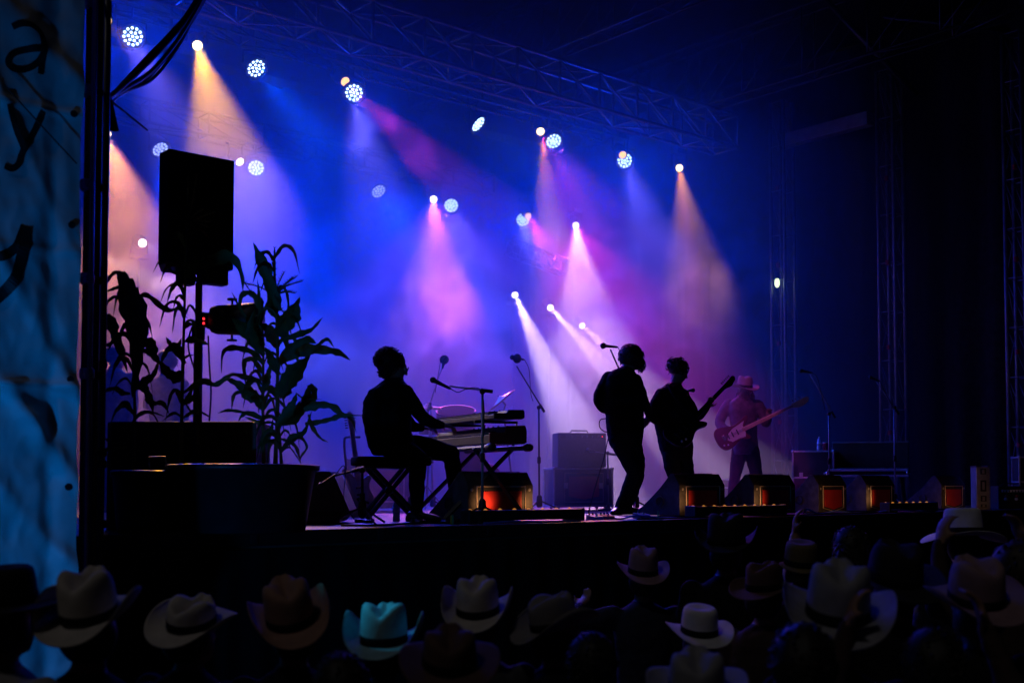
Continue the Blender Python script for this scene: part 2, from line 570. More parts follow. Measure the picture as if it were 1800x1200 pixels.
def moving_head(px, py, Y, tx, ty, tY, label, lens, lights, hang, size=1.0, stand=None):
    p = at(px, py, Y=Y)
    tgt = at(tx, ty, Y=tY)
    n = (tgt - p).normalized()
    T = thing('spot_lamp', p, label, 'stage lamp', 'small moving spot lamps on the trusses')
    z = size
    MB().lathe(p, -n, [(.075 * z, -.01), (.08 * z, .02), (.1 * z, .1), (.105 * z, .22), (.08 * z, .3), (.0, .31)], 20).build('housing', 'black', T, smooth=True)
    MB().lathe(p, n, [(.064 * z, .012), (.05 * z, .024), (.02 * z, .03)], 20).build('lens', lens, T, smooth=True)
    s = n.cross(VZ).normalized()
    c = p - n * .14
    if stand is None:
        top = p + VZ * hang
        MB().box(c + VZ * .24, (.26, .2, .08)).build('base', 'black', T, bevel=.01)
        MB().tube([c + VZ * .28, top], .015, 6).build('hanger', 'steel_dark', T)
        k = 1
    else:
        MB().box(c - VZ * .24, (.26, .2, .08)).build('base', 'black', T, bevel=.01)
        MB().tube([c - VZ * .28, Vector((c.x, c.y, STAGE_Z))], .03, 8).build('pole', 'black', T)
        MB().lathe((c.x, c.y, STAGE_Z), VZ, [(.3, 0), (.3, .02), (.05, .05), (.04, .1)], 20).build('foot_plate', 'black', T)
        k = -1
    MB().tube([c + s * .13, c + s * .13 + VZ * .2 * k], .018, 6).build('yoke_arm', 'black', T)
    MB().tube([c - s * .13, c - s * .13 + VZ * .2 * k], .018, 6).build('yoke_arm', 'black', T)
    for (ang, col, power, blend, dx, dy) in lights:
        spot_light('spot_beam', p + n * .06, at(tx + dx, ty + dy, Y=tY), ang, col, power, blend, .045, T)
    return T


#        px   py   row  target px,py,depth  bright  lights (angle, colour, power, blend)
LED = [
    (233, 64, YA, 470, 620, 9.0, 1, [(14, VIO, 1500, .6), (130, DEEP, 380, 1)]),
    (450, 120, YA, 880, 620, 12.5, 1, [(24, BLU, 1600, .9), (120, DEEP, 150, 1)]),
    (622, 163, YA, 740, 700, 10.5, 1, [(15, VIO, 1900, .7), (120, DEEP, 170, 1)]),
    (840, 218, YA, 1500, 790, 16.2, 1, [(15, (.02, .1, 1.0), 1700, .9), (140, DEEP, 130, 1)]),
    (973, 248, YA, 1250, 760, 14.0, 1, [(30, PUR, 750, .9), (140, DEEP, 170, 1)]),
    (1098, 282, YA, 1220, 640, 12.5, 1, [(11, VIO, 2600, .5), (150, DEEP, 480, 1)]),
    (281, 262, YB, 560, 640, 16.5, 0, [(24, BLU, 3200, .9), (80, DEEP, 4600, 1)]),
    (450, 295, YB, 500, 700, 13.5, 1, [(20, VIO, 300, .8), (90, DEEP, 1100, 1)]),
    (665, 336, YB, 900, 660, 18.0, 0, [(26, BLU, 3000, .9), (90, DEEP, 1300, 1)]),
    (793, 361, YB, 880, 740, 14.5, 1, [(22, VIO, 1900, .8), (90, DEEP, 450, 1)]),
    (919, 386, YB, 1060, 720, 15.5, 1, [(22, VIO, 2600, .8), (110, DEEP, 900, 1)]),
]
for i, (px, py, Y, tx, ty, td, br, lights) in enumerate(LED):
    up = i < 6
    k = i if up else i - 6
    led_wash(px, py, Y, tx, ty, td, 'round blue white LED lamp, %s from the left in the %s row' % (PLACES[k], 'upper' if up else 'lower'), br, lights, .36)

SPOT = [
    (187, 36, YA, 420, 300, 2.2, 'amber spot lamp, small dim one at the top left corner above the first LED lamp', 'lens_amber', [(8, ORG, 260, .5, 0, 0)]),
    (347, 80, YA, 430, 420, 2.4, 'amber spot lamp with a bright orange beam above the black speaker', 'lens_warm', [(14, (1, .45, .02), 4000, .45, 0, 0), (8, MAG, 160, .8, 40, 0)]),
    (606, 143, YA, 960, 480, 2.6, 'amber spot lamp just above the third LED lamp of the upper row', 'lens_amber', [(15, MAG, 650, .6, 0, 0)]),
    (950, 231, YA, 1040, 600, 2.4, 'amber spot lamp left of the fifth LED lamp of the upper row', 'lens_warm', [(8, ORG, 2600, .6, -55, 0), (17, MAG, 800, .7, 30, 0)]),
    (1094, 272, YA - .16, 1300, 560, 2.6, 'amber spot lamp in front of the sixth LED lamp of the upper row', 'lens_amber', [(9, ORG, 30, .5, 0, 0)]),
    (1194, 295, YA, 1232, 560, 2.6, 'amber spot lamp, farthest right of all the lamps', 'lens_warm', [(11, (1, .38, .01), 2000, .7, 0, 0), (4.5, MAG, 1100, .6, -8, 0)]),
    (188, 235, YB, 300, 760, 6.6, 'amber spot lamp with a wide peach beam beside the scaffold pole', 'lens_warm', [(36, (1, .42, .03), 2700, .5, 0, 0), (38, MAG, 700, .8, 30, 0)]),
    (421, 284, YB, 640, 520, 7.0, 'small pinkish spot lamp beside the second LED lamp of the lower row', 'lens_white', [(8, PNK, 60, .5, 0, 0)]),
    (762, 350, YB, 800, 700, 4.6, 'white pink spot lamp with a broad magenta beam above the keyboard player', 'lens_white', [(33, PUR, 500, .3, 0, 0), (17, PNK, 2300, .6, -25, 0), (14, MAG, 2700, .8, 8, 0)]),
    (928, 379, YB - .16, 1120, 700, 5.0, 'amber spot lamp in front of the fifth LED lamp of the lower row', 'lens_amber', [(26, MAG, 2000, .7, 0, 0)]),
    (1012, 396, YB, 1060, 700, 4.6, 'white pink spot lamp with a broad beam above the two guitarists', 'lens_white', [(29, MAG, 1300, .45, 25, 0), (14, (1, .66, .9), 6500, .6, -20, 0)]),
]
for (px, py, Y, tx, ty, tY, lab, lens, lights) in SPOT:
    moving_head(px, py, Y, tx, ty, tY, lab, lens, lights, .36)
LOW = [
    (905, 518, YC, 1012, 760, 6.6, 'white spot lamp on a pole with the longest of three slanting white beams', [(9.5, WHT, 17000, .25, 0, 0)]),
    (967, 540, YC, 1130, 720, 6.6, 'white spot lamp on a pole, middle one of three with slanting beams', [(7.5, WHT, 15000, .3, 0, 0)]),
    (1023, 572, YC, 1190, 720, 6.6, 'white spot lamp on a pole, lowest of three beside the long haired guitarist', [(9, WHT, 5000, .3, 0, 0)]),
    (250, 427, YC, 420, 520, 6.6, 'white spot lamp on a pole left of the black speaker', [(7, WHT, 900, .4, 0, 0)]),
    (155, 440, YC, 430, 570, 5.5, 'white spot lamp on a pole hidden behind the scaffold pole', [(7, (1, .7, .6), 2200, .4, 0, 0)]),
]
for (px, py, Y, tx, ty, tY, lab, lights) in LOW:
    moving_head(px, py, Y, tx, ty, tY, lab, 'lens_white', lights, .3, stand=1)

# ------------------------------------------------------------------ banner and scaffold at the left
YT = -0.95                                   # plane of the banner
xr = at(139, 600, Y=YT).x
xl = at(-260, 600, Y=YT).x
zt, zb = 6.2, 0.35
BT = thing('banner', ((xl + xr) / 2, YT, zb), 'wrinkled grey tarpaulin banner with black letters at the left edge', 'banner')
nx, nz = 150, 270


def tarp_y(x, z):
    u, w = x - xr, z - 2.0
    rg = 0
    for fr, am, sd in ((2.2, .034, 1.0), (4.5, .018, 4.0), (9.0, .009, 7.0)):
        rg += am * abs(noise.noise((x * fr * 1.2 + z * fr * .5, z * fr - x * fr * .3, sd)))
    y = .035 * noise.noise((x * 1.3, z * .9, 2.0)) + .014 * noise.noise((x * 5, z * 3.2, 5.0)) + .005 * noise.noise((x * 13, z * 11, 8.0))
    for (a, b, c, am, sg) in ((1.0, .75, .05, .05, .05), (1.0, .6, .32, .045, .045), (1.0, .9, -.35, .035, .05), (.8, -1.0, 1.35, .03, .05), (.9, 1.0, 2.2, .04, .07), (1.0, .5, .62, .03, .035), (.5, -1.0, .9, .02, .03)):
        dd = (a * u + b * w - c) / math.hypot(a, b)
        y -= 1.25 * am * math.exp(-(dd / sg) ** 2) * (.6 + .6 * noise.noise((x * 2, z * 2, c)))
    for hz_, am in ((2.58, .03), (4.05, .02), (3.3, .012)):
        y -= am * math.exp(-((z - hz_ - .05 * noise.noise((x * 2, 1, 1))) / .022) ** 2)
    y += .05 * math.exp(-((u + .14) / .05) ** 2) * (.5 + .5 * noise.noise((0, z * .8, 3)))
    return YT + y + rg * .7


mb = MB()
vs = [(xl + (xr - xl) * i / nx, tarp_y(xl + (xr - xl) * i / nx, zb + (zt - zb) * j / nz), zb + (zt - zb) * j / nz) for j in range(nz + 1) for i in range(nx + 1)]
fs = [(j * (nx + 1) + i, j * (nx + 1) + i + 1, (j + 1) * (nx + 1) + i + 1, (j + 1) * (nx + 1) + i) for j in range(nz) for i in range(nx)]
mb.add(vs, fs)
mb.build('cloth', 'tarp', BT, smooth=True, rec=False)


def letter(strokes, wpx, name='letter'):
    """flat printed strokes lying 4 mm proud of the cloth"""
    mb = MB()
    for k, (st, ws) in enumerate(strokes):
        q = spline([(a, b, 0) for a, b in st], 8)
        pts = [at(v.x, v.y, Y=YT) for v in q]
        wm = wpx * ws * pts[0].y * 0 + wpx * ws * (pts[0] - CAM).length / FPX
        vs, fs = [], []
        for i, p in enumerate(pts):
            t = (pts[min(i + 1, len(pts) - 1)] - pts[max(i - 1, 0)]).normalized()
            n = Vector((-t.z, 0, t.x))
            for s in (-1, 1):
                v = p + n * (wm / 2 * s)
                vs.append((v.x, tarp_y(v.x, v.z) - .006 - .001 * k, v.z))
        for i in range(len(pts) - 1):
            fs.append((i * 2, i * 2 + 1, i * 2 + 3, i * 2 + 2))
        mb.add(vs, fs)
    return mb.build(name, 'ink', BT, rec=False)


letter([([(20, 49), (34, 45), (52, 48), (68, 60), (74, 82), (72, 130)], 1), ([(73, 88), (50, 88), (28, 92), (17, 102), (18, 114), (30, 122), (50, 120), (66, 110), (73, 98)], 1)], 9.5)
letter([([(16, 184), (28, 225), (43, 262)], 1), ([(76, 196), (62, 230), (42, 264), (34, 287), (22, 296), (9, 291)], 1)], 9.5)
letter([([(-40, 452), (-25, 448), (0, 452), (26, 436), (38, 412), (44, 398)], 1), ([(45, 398), (42, 430), (32, 470), (14, 505), (-12, 530)], 1.2), ([(-10, 300), (-40, 350), (-44, 400), (-40, 452)], 1)], 15)
for z in (2.05, 2.62, 3.45, 4.05, 4.85):
    MB().lathe((xr - .05, tarp_y(xr - .05, z) - .012, z), VY, [(.018, 0), (.02, .006), (.01, .008)], 12).build('grommet', 'steel_dark', BT)
MB().tube([at(8, 150, Y=YT - .05), at(70, 218, Y=YT - .05), at(135, 288, Y=YT - .05)], .004, 6).build('guy_cord', 'rubber', BT)

SC = thing('scaffold_tower', (at(160, 852, Y=-.72).x, -.72, 0), 'dark scaffold poles with clamps between the banner and the stage', 'scaffold')
poles = [(151, -.80, .0242), (163, -.72, .0242), (176, -.60, .0242)]
for (px, yy, r) in poles:
    q = at(px, 852, Y=yy)
    MB().tube([(q.x, yy, 0), (q.x, yy, 6.6)], r, 12).build('pole', 'steel_dark', SC, smooth=True)
qa = at(148, 852, Y=-.80)
MB().tube([(qa.x, -.84, 0), (qa.x, -.84, 6.6)], .011, 8).build('thin_pole', 'steel', SC, smooth=True)
for py in (4, 160, 326, 490, 657):
    c = at(153, py, Y=-.8)
    MB().lathe(c - VZ * .03, VZ, [(.033, 0), (.04, .012), (.04, .05), (.033, .062)], 12).build('clamp', 'steel', SC, smooth=True)
    c2 = at(166, py + 3, Y=-.72)
    MB().box(c2, (.09, .05, .045)).build('clamp', 'steel_dark', SC, bevel=.008)
    MB().tube([c, at(182, py + 2, Y=-.6)], .012, 8).build('clamp_bolt', 'steel', SC)
for py in (476, 640, 795, 815, 920):
    c = at(176, py, Y=-.6)
    MB().box(c, (.06, .07, .05), ).build('coupler', 'black', SC, bevel=.01)
ca, cb_ = at(141, 852, Y=-.5), at(178, 852, Y=-.5)  # black strip added to block stage glow showing between the poles
vs = []
for j in range(13):
    for i in range(9):
        x = ca.x + (cb_.x - ca.x) * i / 8
        vs.append((x, -.5 + .02 * math.sin(i * 1.9 + j * .2), .05 + 6.6 * j / 12))
fs = [(j * 9 + i, j * 9 + i + 1, (j + 1) * 9 + i + 1, (j + 1) * 9 + i) for j in range(12) for i in range(8)]
o = MB().add(vs, fs).build('added_gap_strip', 'cloth_black', loc=(ca.x, -.5, .05), smooth=True, rec=False)
tag(o, 'narrow black strip added behind the scaffold poles to block the glow between them', 'curtain')
# black cloth sleeve of cables along the inner pole
pts = [at(a, b, Y=-.52) for a, b in ((178, -20), (172, 30), (170, 100), (180, 165), (184, 230), (182, 300), (176, 380), (172, 480), (168, 600), (165, 760), (163, 930))]
CB = thing('cable_run', pts[-1], 'thick black cable run strapped down the inner scaffold pole', 'cable')
MB().tube(spline([tuple(v) for v in pts], 4), .03, 10).build('sleeve', 'rubber', CB, smooth=True)
for b in (60, 200, 420, 640):
    MB().lathe(at(177, b, Y=-.52), VZ, [(.034, -.02), (.036, 0), (.034, .02)], 10).build('strap', 'cloth_black', CB)
CB2 = thing('cable_bundle', at(190, 178, Y=-.5), 'bundle of black cables sweeping up from the scaffold pole to the roof', 'cable')
rnd = random.Random(4)
for k, (ox, oy, sag, r) in enumerate(((0, 0, 0, .017), (6, 5, 10, .014), (-4, -3, -3, .013), (9, 10, 18, .011), (3, 2, 24, .010), (12, 6, 8, .009))):
    e0 = (188 + rnd.uniform(-3, 3), 180 + rnd.uniform(-4, 6))
    px = [(e0[0], e0[1]), (215 + ox * .5, 152 + sag * .5), (258 + ox, 112 + sag + oy), (300 + ox, 68 + sag * .6 + oy), (330 + ox, 30 + oy * .5), (352 + ox, -8), (372 + ox, -60)]
    w = [at(a, b, Y=-.5 + .28 * i + .03 * k) for i, (a, b) in enumerate(px)]
    MB().tube(spline([tuple(v) for v in w], 5), r, 8).build('cable', 'rubber', CB2, smooth=True)
PQ = at(191, 205, Y=-.5)
o = MB().prism([(-.012, .12), (.012, .11), (.055, -.08), (.03, -.085), (-.02, -.075)], PQ, CAM_R, VZ, CAM_F, .02).build('cloth_tag', 'cloth_black', loc=PQ)
tag(o, 'small black cloth tag hanging from the scaffold pole under the cables', 'tag')
o = MB().tube([at(186, 170, Y=-.5), at(259, 229, Y=-.2)], .006, 6).build('thin_rod', 'steel_dark', loc=PQ)
tag(o, 'thin dark rod sticking out from the scaffold pole under the cable bundle', 'rod')

# ------------------------------------------------------------------ loudspeaker on its stand
DS = 8.3
c = at(349, 372, d=DS)
PA = thing('loudspeaker', c, 'black loudspeaker box high on a pole behind the corn plants', 'loudspeaker')
hx, hh = .24, .335
# seen nearly from behind, so the back panel with its chamfers shows; trapezoid cabinet
exx = VX.copy()
eyy = VZ.cross(exx)
tilt = -exx * .03 + VZ
poly = [(-.245, -.05), (-.245, .1), (-.12, .34), (.12, .34), (.245, .1), (.245, -.05)]
vs = []
for (zz, sc) in ((-.39, .985), (-.372, 1.0), (.372, 1.0), (.39, .985)):
    for (x, y) in poly:
        vs.append(c + exx * x * sc + eyy * (y * sc) + VZ * zz)
fs = [tuple(range(5, -1, -1)), tuple(range(18, 24))]
for j in range(3):
    for k in range(6):
        k2 = (k + 1) % 6
        fs.append((j * 6 + k, j * 6 + k2, j * 6 + 6 + k2, j * 6 + 6 + k))
MB().add(vs, fs).build('cabinet', 'blackcase', PA, bevel=.008)
MB().box(c - eyy * .056, (.46, .012, .74), (exx, eyy, VZ)).build('grille', 'steel_dark', PA, bevel=.004)
MB().tube([c - exx * .28 + VZ * -.28, c - exx * .2 - VZ * .44, c + exx * .05 - VZ * .50, c + exx * .2 - VZ * .44, c + exx * .27 - VZ * .28], .011, 8).build('yoke', 'steel_dark', PA)
MB().box(c - VZ * .44 - exx * .09, (.11, .09, .17), (exx, eyy, VZ)).build('bracket', 'black', PA, bevel=.008)
MB().box(c - VZ * .43 + exx * .11, (.2, .1, .14), (exx, eyy, VZ)).build('amplifier_box', 'black', PA, bevel=.01)
ft = Vector((c.x, c.y, STAGE_Z)) + exx * .01
ST = thing('speaker_stand', ft, 'black pole stand carrying the loudspeaker among the corn', 'stand')
MB().tube([ft + VZ * .25, ft + VZ * 1.35], .031, 12).build('lower_tube', 'black', ST, smooth=True)
MB().tube([ft + VZ * 1.3, Vector((ft.x, ft.y, c.z - .5))], .024, 12).build('upper_tube', 'black', ST, smooth=True)
MB().lathe(ft + VZ * 1.3, VZ, [(.04, 0), (.045, .02), (.045, .1), (.035, .12)], 14).build('collar', 'black', ST, smooth=True)
MB().ball(ft + VZ * 1.42 + exx * .08, .026, 8).build('knob', 'black', ST, smooth=True)
for k in range(3):
    w = 2 * PI * k / 3 + .4
    MB().tube([ft + VZ * .6, ft + Vector((math.cos(w) * .5, math.sin(w) * .5, .02))], .014, 8).build('leg', 'black', ST, smooth=True)
# lamp clamped on the stand
lc = at(408, 562, d=DS - .15)
PL = thing('par_lamp', lc, 'black barrel shaped lamp clamped to the speaker stand with two red indicator lights', 'stage lamp')
MB().lathe(lc - CAM_R * .16, CAM_R, [(.03, 0), (.085, .02), (.1, .06), (.105, .2), (.115, .27), (.118, .36), (.1, .365)], 22).build('housing', 'black', PL, smooth=True)
MB().box(lc - CAM_R * .19, (.06, .06, .1)).build('clamp', 'black', PL, bevel=.01)
for s in (-1, 1):
    MB().tube([lc + VZ * .1 * s, lc + VZ * .145 * s], .008, 6).build('adjuster', 'black', PL)
    MB().lathe(lc + VZ * .14 * s, VZ, [(.035, -.006), (.035, .006)], 12).build('adjuster_knob', 'black', PL)
for b in (560, 568):
    MB().ball(at(358, b, d=DS - .24), .008, 6).build('indicator', 'led_red', PL)
for k, pl in enumerate((((352, 560), (338, 575), (331, 610), (345, 660), (352, 700)), ((366, 590), (368, 640), (371, 690), (368, 740)), ((300, 462), (318, 470), (336, 472), (345, 490)))):
    w = [at(a, b, d=DS - .1) for a, b in pl]
    o = MB().tube(spline([tuple(v) for v in w], 5), .006, 6).build('speaker_cable', 'rubber', loc=w[0], smooth=True)
    tag(o, ['thin cable looping off the lamp to the left of the speaker stand', 'thin cable hanging straight beside the right of the speaker stand', 'thin cable looped right under the loudspeaker box'][k], 'cable')

# ------------------------------------------------------------------ tubs, case and corn
TD = 7.95
tb = floor_at(428, TD)
T = thing('plant_tub', tb, 'big dark round tub of corn at the front edge of the stage', 'planter')
MB().lathe(tb, VZ, [(.40, 0), (.41, .01), (.475, .40), (.50, .405), (.505, .44), (.48, .445), (.465, .39)], 40).build('tub', 'tub', T, smooth=True)
MB().lathe(tb, VZ, [(.46, .36), (.46, .385), (.2, .4), (.0, .41)], 30).build('soil', 'soil', T, smooth=True)
tb2 = floor_at(252, TD - .1)
T2 = thing('plant_tub', tb2, 'smaller dark tub of corn beside the scaffold poles', 'planter')
MB().lathe(tb2, VZ, [(.16, 0), (.165, .01), (.195, .36), (.21, .365), (.21, .4), (.2, .405), (.19, .36)], 30).build('tub', 'tub', T2, smooth=True)
MB().lathe(tb2, VZ, [(.188, .33), (.188, .35), (.0, .36)], 24).build('soil', 'soil', T2, smooth=True)
hd = [at(a, b, d=TD - .25) for a, b in ((263, 822), (262, 803), (290, 802), (295, 824))]
MB().tube(hd, .006, 6).build('handle', 'steel', T2)
cb = floor_at(336, TD + .55)
T3 = thing('equipment_case', cb, 'black equipment case standing behind the corn tubs', 'case')
MB().box(cb + VZ * .375, (1.02, .5, .75), (CAM_R, VZ.cross(CAM_R), VZ)).build('case_body', 'blackcase', T3, bevel=.01)
for s in (-1, 1):
    MB().box(cb + CAM_R * .5 * s + VZ * .375 - CAM_F * .24, (.03, .03, .76), (CAM_R, VZ.cross(CAM_R), VZ)).build('edge_rail', 'steel_dark', T3, bevel=.004)


def leaf(parent, pts, wpx, d, seed, m='leaf'):
    rnd = random.Random(seed)
    dd = rnd.uniform(-.16, .16)
    bend = rnd.uniform(-.22, .22)
    q = spline([(a, b, 0) for a, b in pts], 5)
    n = len(q)
    w3 = [at(v.x, v.y, d=d + dd * .4 + bend * (i / (n - 1))) for i, v in enumerate(q)]
    tw0, tw1 = rnd.uniform(-.5, .5), rnd.uniform(-.8, .8)
    vs, fs = [], []
    for i, p in enumerate(w3):
        t = i / (n - 1)
        tg = (w3[min(i + 1, n - 1)] - w3[max(i - 1, 0)]).normalized()
        s = tg.cross(CAM_F).normalized()
        nn = s.cross(tg).normalized()
        a = tw0 + (tw1 - tw0) * t
        s2 = s * math.cos(a) + nn * math.sin(a)
        n2 = nn * math.cos(a) - s * math.sin(a)
        prof = min(1, .45 + 2.2 * t) * (1 - t ** 2.6) ** .8 if t < 1 else 0
        wig = 1 + .18 * math.sin(t * 11 + seed) + .16 * math.sin(t * 31 + seed * 1.7)
        hw = max(.0012, wpx * prof * wig * d / FPX * .45)
        vs += [p + s2 * hw + n2 * hw * .35, p, p - s2 * hw + n2 * hw * .35 * (1 + .4 * math.sin(t * 9 + seed * 2))]
    for i in range(n - 1):
        for k in (0, 1):
            fs.append((i * 3 + k, i * 3 + k + 1, i * 3 + k + 4, i * 3 + k + 3))
    return MB().add(vs, fs).build('leaf', m, parent, smooth=True, rec=False)


def stalk(parent, pts, r0, r1, d):
    q = [at(a, b, d=d) for a, b in pts]
    q = spline([tuple(v) for v in q], 4)
    n = len(q)
    rs = []
    for i in range(n):
        t = i / (n - 1)
        rs.append((r0 + (r1 - r0) * t) * (1.0 + (.18 if i % 4 == 0 else 0)))
    MB().tube(q, rs, 8).build('stalk', 'stalk', parent, smooth=True)


def tassel(parent, base, tips, d):
    mb = MB()
    rnd = random.Random(len(tips) * 7)
    for (a, b) in tips:
        m_ = ((base[0] + a) / 2 + rnd.uniform(-3, 3), (base[1] + b) / 2 - 4)
        q = spline([tuple(at(x, y, d=d + rnd.uniform(-.05, .05))) for x, y in (base, m_, (a, b))], 4)
        mb.tube(q, [.0035 + .0015 * (k % 2) for k in range(len(q))], 5)
        for k in range(2, len(q)):
            for s in (-1, 1):
                mb.tube([q[k], q[k] + CAM_R * (.012 * s) + VZ * .012], [.003, .0012], 4)
    mb.build('tassel', 'tassel', parent)


PL_A = [([(222, 492), (205, 478), (190, 490), (179, 514)], 10), ([(222, 502), (202, 506), (180, 515)], 8), ([(220, 528), (202, 521), (187, 531), (178, 556), (180, 596)], 11),
        ([(212, 478), (222, 520), (232, 575), (236, 650)], 40), ([(225, 490), (236, 540), (240, 600), (236, 660), (232, 700)], 40), ([(238, 505), (244, 555), (243, 600), (236, 655)], 26),
        ([(188, 552), (197, 578), (208, 608), (224, 655)], 26), ([(212, 592), (190, 605), (168, 610)], 9), ([(240, 528), (252, 518), (266, 524), (282, 538), (298, 545), (314, 543), (330, 560)], 12),
        ([(240, 606), (259, 603), (270, 624), (282, 640)], 26), ([(238, 678), (254, 670), (270, 658), (279, 635)], 16), ([(229, 692), (214, 690), (202, 683), (187, 686), (170, 696)], 12),
        ([(238, 672), (252, 682), (262, 700), (270, 730)], 20), ([(255, 700), (270, 708), (286, 708), (298, 728)], 13), ([(222, 778), (197, 778), (182, 771), (171, 777)], 6), ([(222, 785), (197, 788), (180, 791), (168, 788)], 8),
        ([(230, 745), (245, 728), (265, 724), (290, 732)], 8), ([(226, 560), (240, 590), (252, 600), (246, 560)], 7)]
PL_B = [([(327, 486), (346, 470), (372, 460), (396, 452), (412, 458), (424, 482), (427, 512)], 26), ([(326, 470), (300, 445), (284, 452), (269, 479)], 6),
        ([(325, 640), (310, 612), (292, 616), (282, 640)], 20), ([(322, 660), (306, 660), (292, 652), (281, 634)], 26), ([(312, 625), (300, 606), (292, 592)], 11), ([(312, 622), (315, 606), (319, 594)], 8),
        ([(318, 636), (328, 626), (342, 623)], 6), ([(320, 708), (334, 692), (343, 667)], 8), ([(320, 712), (338, 699), (347, 684)], 10), ([(326, 600), (346, 598), (368, 606)], 12),
        ([(322, 690), (355, 670), (378, 676), (398, 664), (414, 656)], 13), ([(320, 700), (330, 715), (340, 730)], 5), ([(322, 735), (305, 726), (285, 740)], 7), ([(320, 735), (345, 722), (372, 734)], 9)]
PL_C = [([(462, 600), (440, 570), (425, 550), (407, 513)], 13), ([(458, 570), (455, 532), (440, 515), (424, 520), (420, 548)], 15), ([(458, 565), (455, 525), (452, 488)], 9),
        ([(464, 640), (446, 620), (424, 612), (402, 611), (391, 622), (389, 656)], 14), ([(462, 655), (444, 630), (428, 636), (430, 664), (433, 684)], 15), ([(462, 700), (440, 694), (418, 676), (396, 666)], 26),
        ([(460, 668), (432, 663), (405, 658), (380, 676)], 10), ([(460, 702), (432, 690), (412, 693), (407, 719)], 10), ([(462, 738), (432, 726), (402, 721), (383, 726)], 8), ([(462, 735), (440, 725), (425, 730), (418, 742)], 9),
        ([(463, 610), (436, 590), (420, 570), (408, 560)], 24), ([(464, 625), (445, 600), (440, 575), (448, 545)], 22), ([(462, 690), (470, 660), (476, 640)], 16), ([(463, 745), (450, 740), (430, 732)], 8),
        ([(462, 720), (448, 700), (440, 702)], 14), ([(464, 780), (475, 760), (480, 735)], 9)]
PL_D = [([(486, 548), (474, 505), (460, 465), (445, 426)], 32), ([(489, 590), (504, 566), (516, 542), (527, 522)], 38), ([(500, 575), (506, 548), (506, 519)], 8), ([(492, 600), (524, 588), (548, 579), (567, 558)], 12),
        ([(492, 640), (518, 620), (545, 613), (578, 615), (598, 620), (616, 633)], 24), ([(492, 628), (512, 611), (538, 597), (556, 603)], 20), ([(548, 622), (562, 604), (576, 596), (588, 612)], 9),
        ([(490, 696), (505, 672), (525, 648), (546, 624)], 40), ([(490, 560), (478, 545), (470, 525)], 16), ([(488, 610), (470, 580), (455, 570)], 26), ([(490, 660), (475, 630), (466, 610)], 22),
        ([(488, 580), (500, 590), (502, 612)], 20)]
PL_E = [([(486, 750), (502, 730), (515, 708), (521, 692)], 20), ([(490, 748), (508, 732), (520, 716), (528, 704)], 14), ([(490, 745), (520, 730), (538, 704), (544, 676)], 26), ([(534, 720), (548, 714), (566, 711), (586, 715), (602, 729), (626, 735)], 17),
        ([(536, 744), (560, 741), (582, 736), (602, 730), (640, 730)], 12), ([(612, 732), (620, 742), (626, 760)], 6), ([(494, 790), (520, 768), (536, 757), (548, 722)], 12), ([(542, 728), (548, 748), (562, 768), (577, 777)], 8),
        ([(494, 795), (512, 766), (530, 770), (539, 786), (530, 800), (527, 811)], 8), ([(492, 795), (508, 786), (520, 800), (527, 812)], 4), ([(544, 676), (552, 690), (547, 710), (536, 722)], 16), ([(520, 690), (535, 700), (566, 702)], 4),
        ([(492, 700), (503, 680), (507, 658)], 9), ([(490, 770), (505, 775), (512, 790)], 6)]
CORN = [
    ('corn plant with a heavy mass of drooping leaves next to the scaffold', [(234, 826), (237, 720), (232, 580), (222, 488)], PL_A, TD - .12, .012, None),
    ('corn plant whose tassel stands in front of the black loudspeaker', [(318, 822), (321, 660), (326, 480), (330, 330)], PL_B, TD - .1, .014, ((330, 396), [(346, 308), (330, 315), (289, 371), (300, 384), (316, 366), (376, 375), (372, 391), (356, 370), (345, 384), (366, 400)])),
    ('corn plant with ragged leaves hanging to the left over the case', [(464, 818), (462, 700), (463, 600), (458, 560)], PL_C, TD + .1, .013, ((462, 562), [(441, 546), (452, 541), (446, 556), (468, 540), (430, 497)])),
    ('tall corn plant with an upright pointed leaf and spread tassel', [(484, 818), (488, 700), (487, 560), (482, 470), (483, 438)], PL_D, TD, .015, ((482, 520), [(483, 436), (478, 458), (499, 479), (514, 488), (521, 486), (531, 494), (519, 515), (497, 548), (431, 498), (470, 482), (512, 513), (508, 500)])),
    ('low corn plant with a long leaf reaching toward the keyboard player', [(495, 818), (492, 770), (490, 735)], PL_E, TD - .08, .012, None),
]
for k, (lab, st, lv, dd, r, ts) in enumerate(CORN):
    base = at(st[0][0], st[0][1], d=dd)
    P = thing('corn_plant', base, lab, 'corn plant', 'corn plants in tubs at the stage edge')
    stalk(P, st, r, r * .35, dd)
    for i, (pp, w) in enumerate(lv):
        leaf(P, pp, w, dd, k * 40 + i, 'leafdry' if (k * 7 + i * 5) % 11 == 0 else 'leaf')
    rl = random.Random(100 + k)
    for i in range(15):
        t = rl.uniform(.18, .9)
        j = min(int(t * (len(st) - 1)), len(st) - 2)
        f_ = t * (len(st) - 1) - j
        bx0 = st[j][0] + (st[j + 1][0] - st[j][0]) * f_
        by0 = st[j][1] + (st[j + 1][1] - st[j][1]) * f_
        sg = rl.choice((-1, 1))
        L_ = rl.uniform(18, 46)
        hgt = rl.uniform(8, 26)
        drp = rl.uniform(5, 34)
        leaf(P, [(bx0, by0), (bx0 + sg * L_ * .35, by0 - hgt), (bx0 + sg * L_ * .75, by0 - hgt * .55), (bx0 + sg * L_, by0 + drp)], rl.uniform(5, 11), dd, 500 + k * 20 + i, 'leafdry' if i % 5 == 0 else 'leaf')
    if ts:
        tassel(P, ts[0], ts[1], dd)

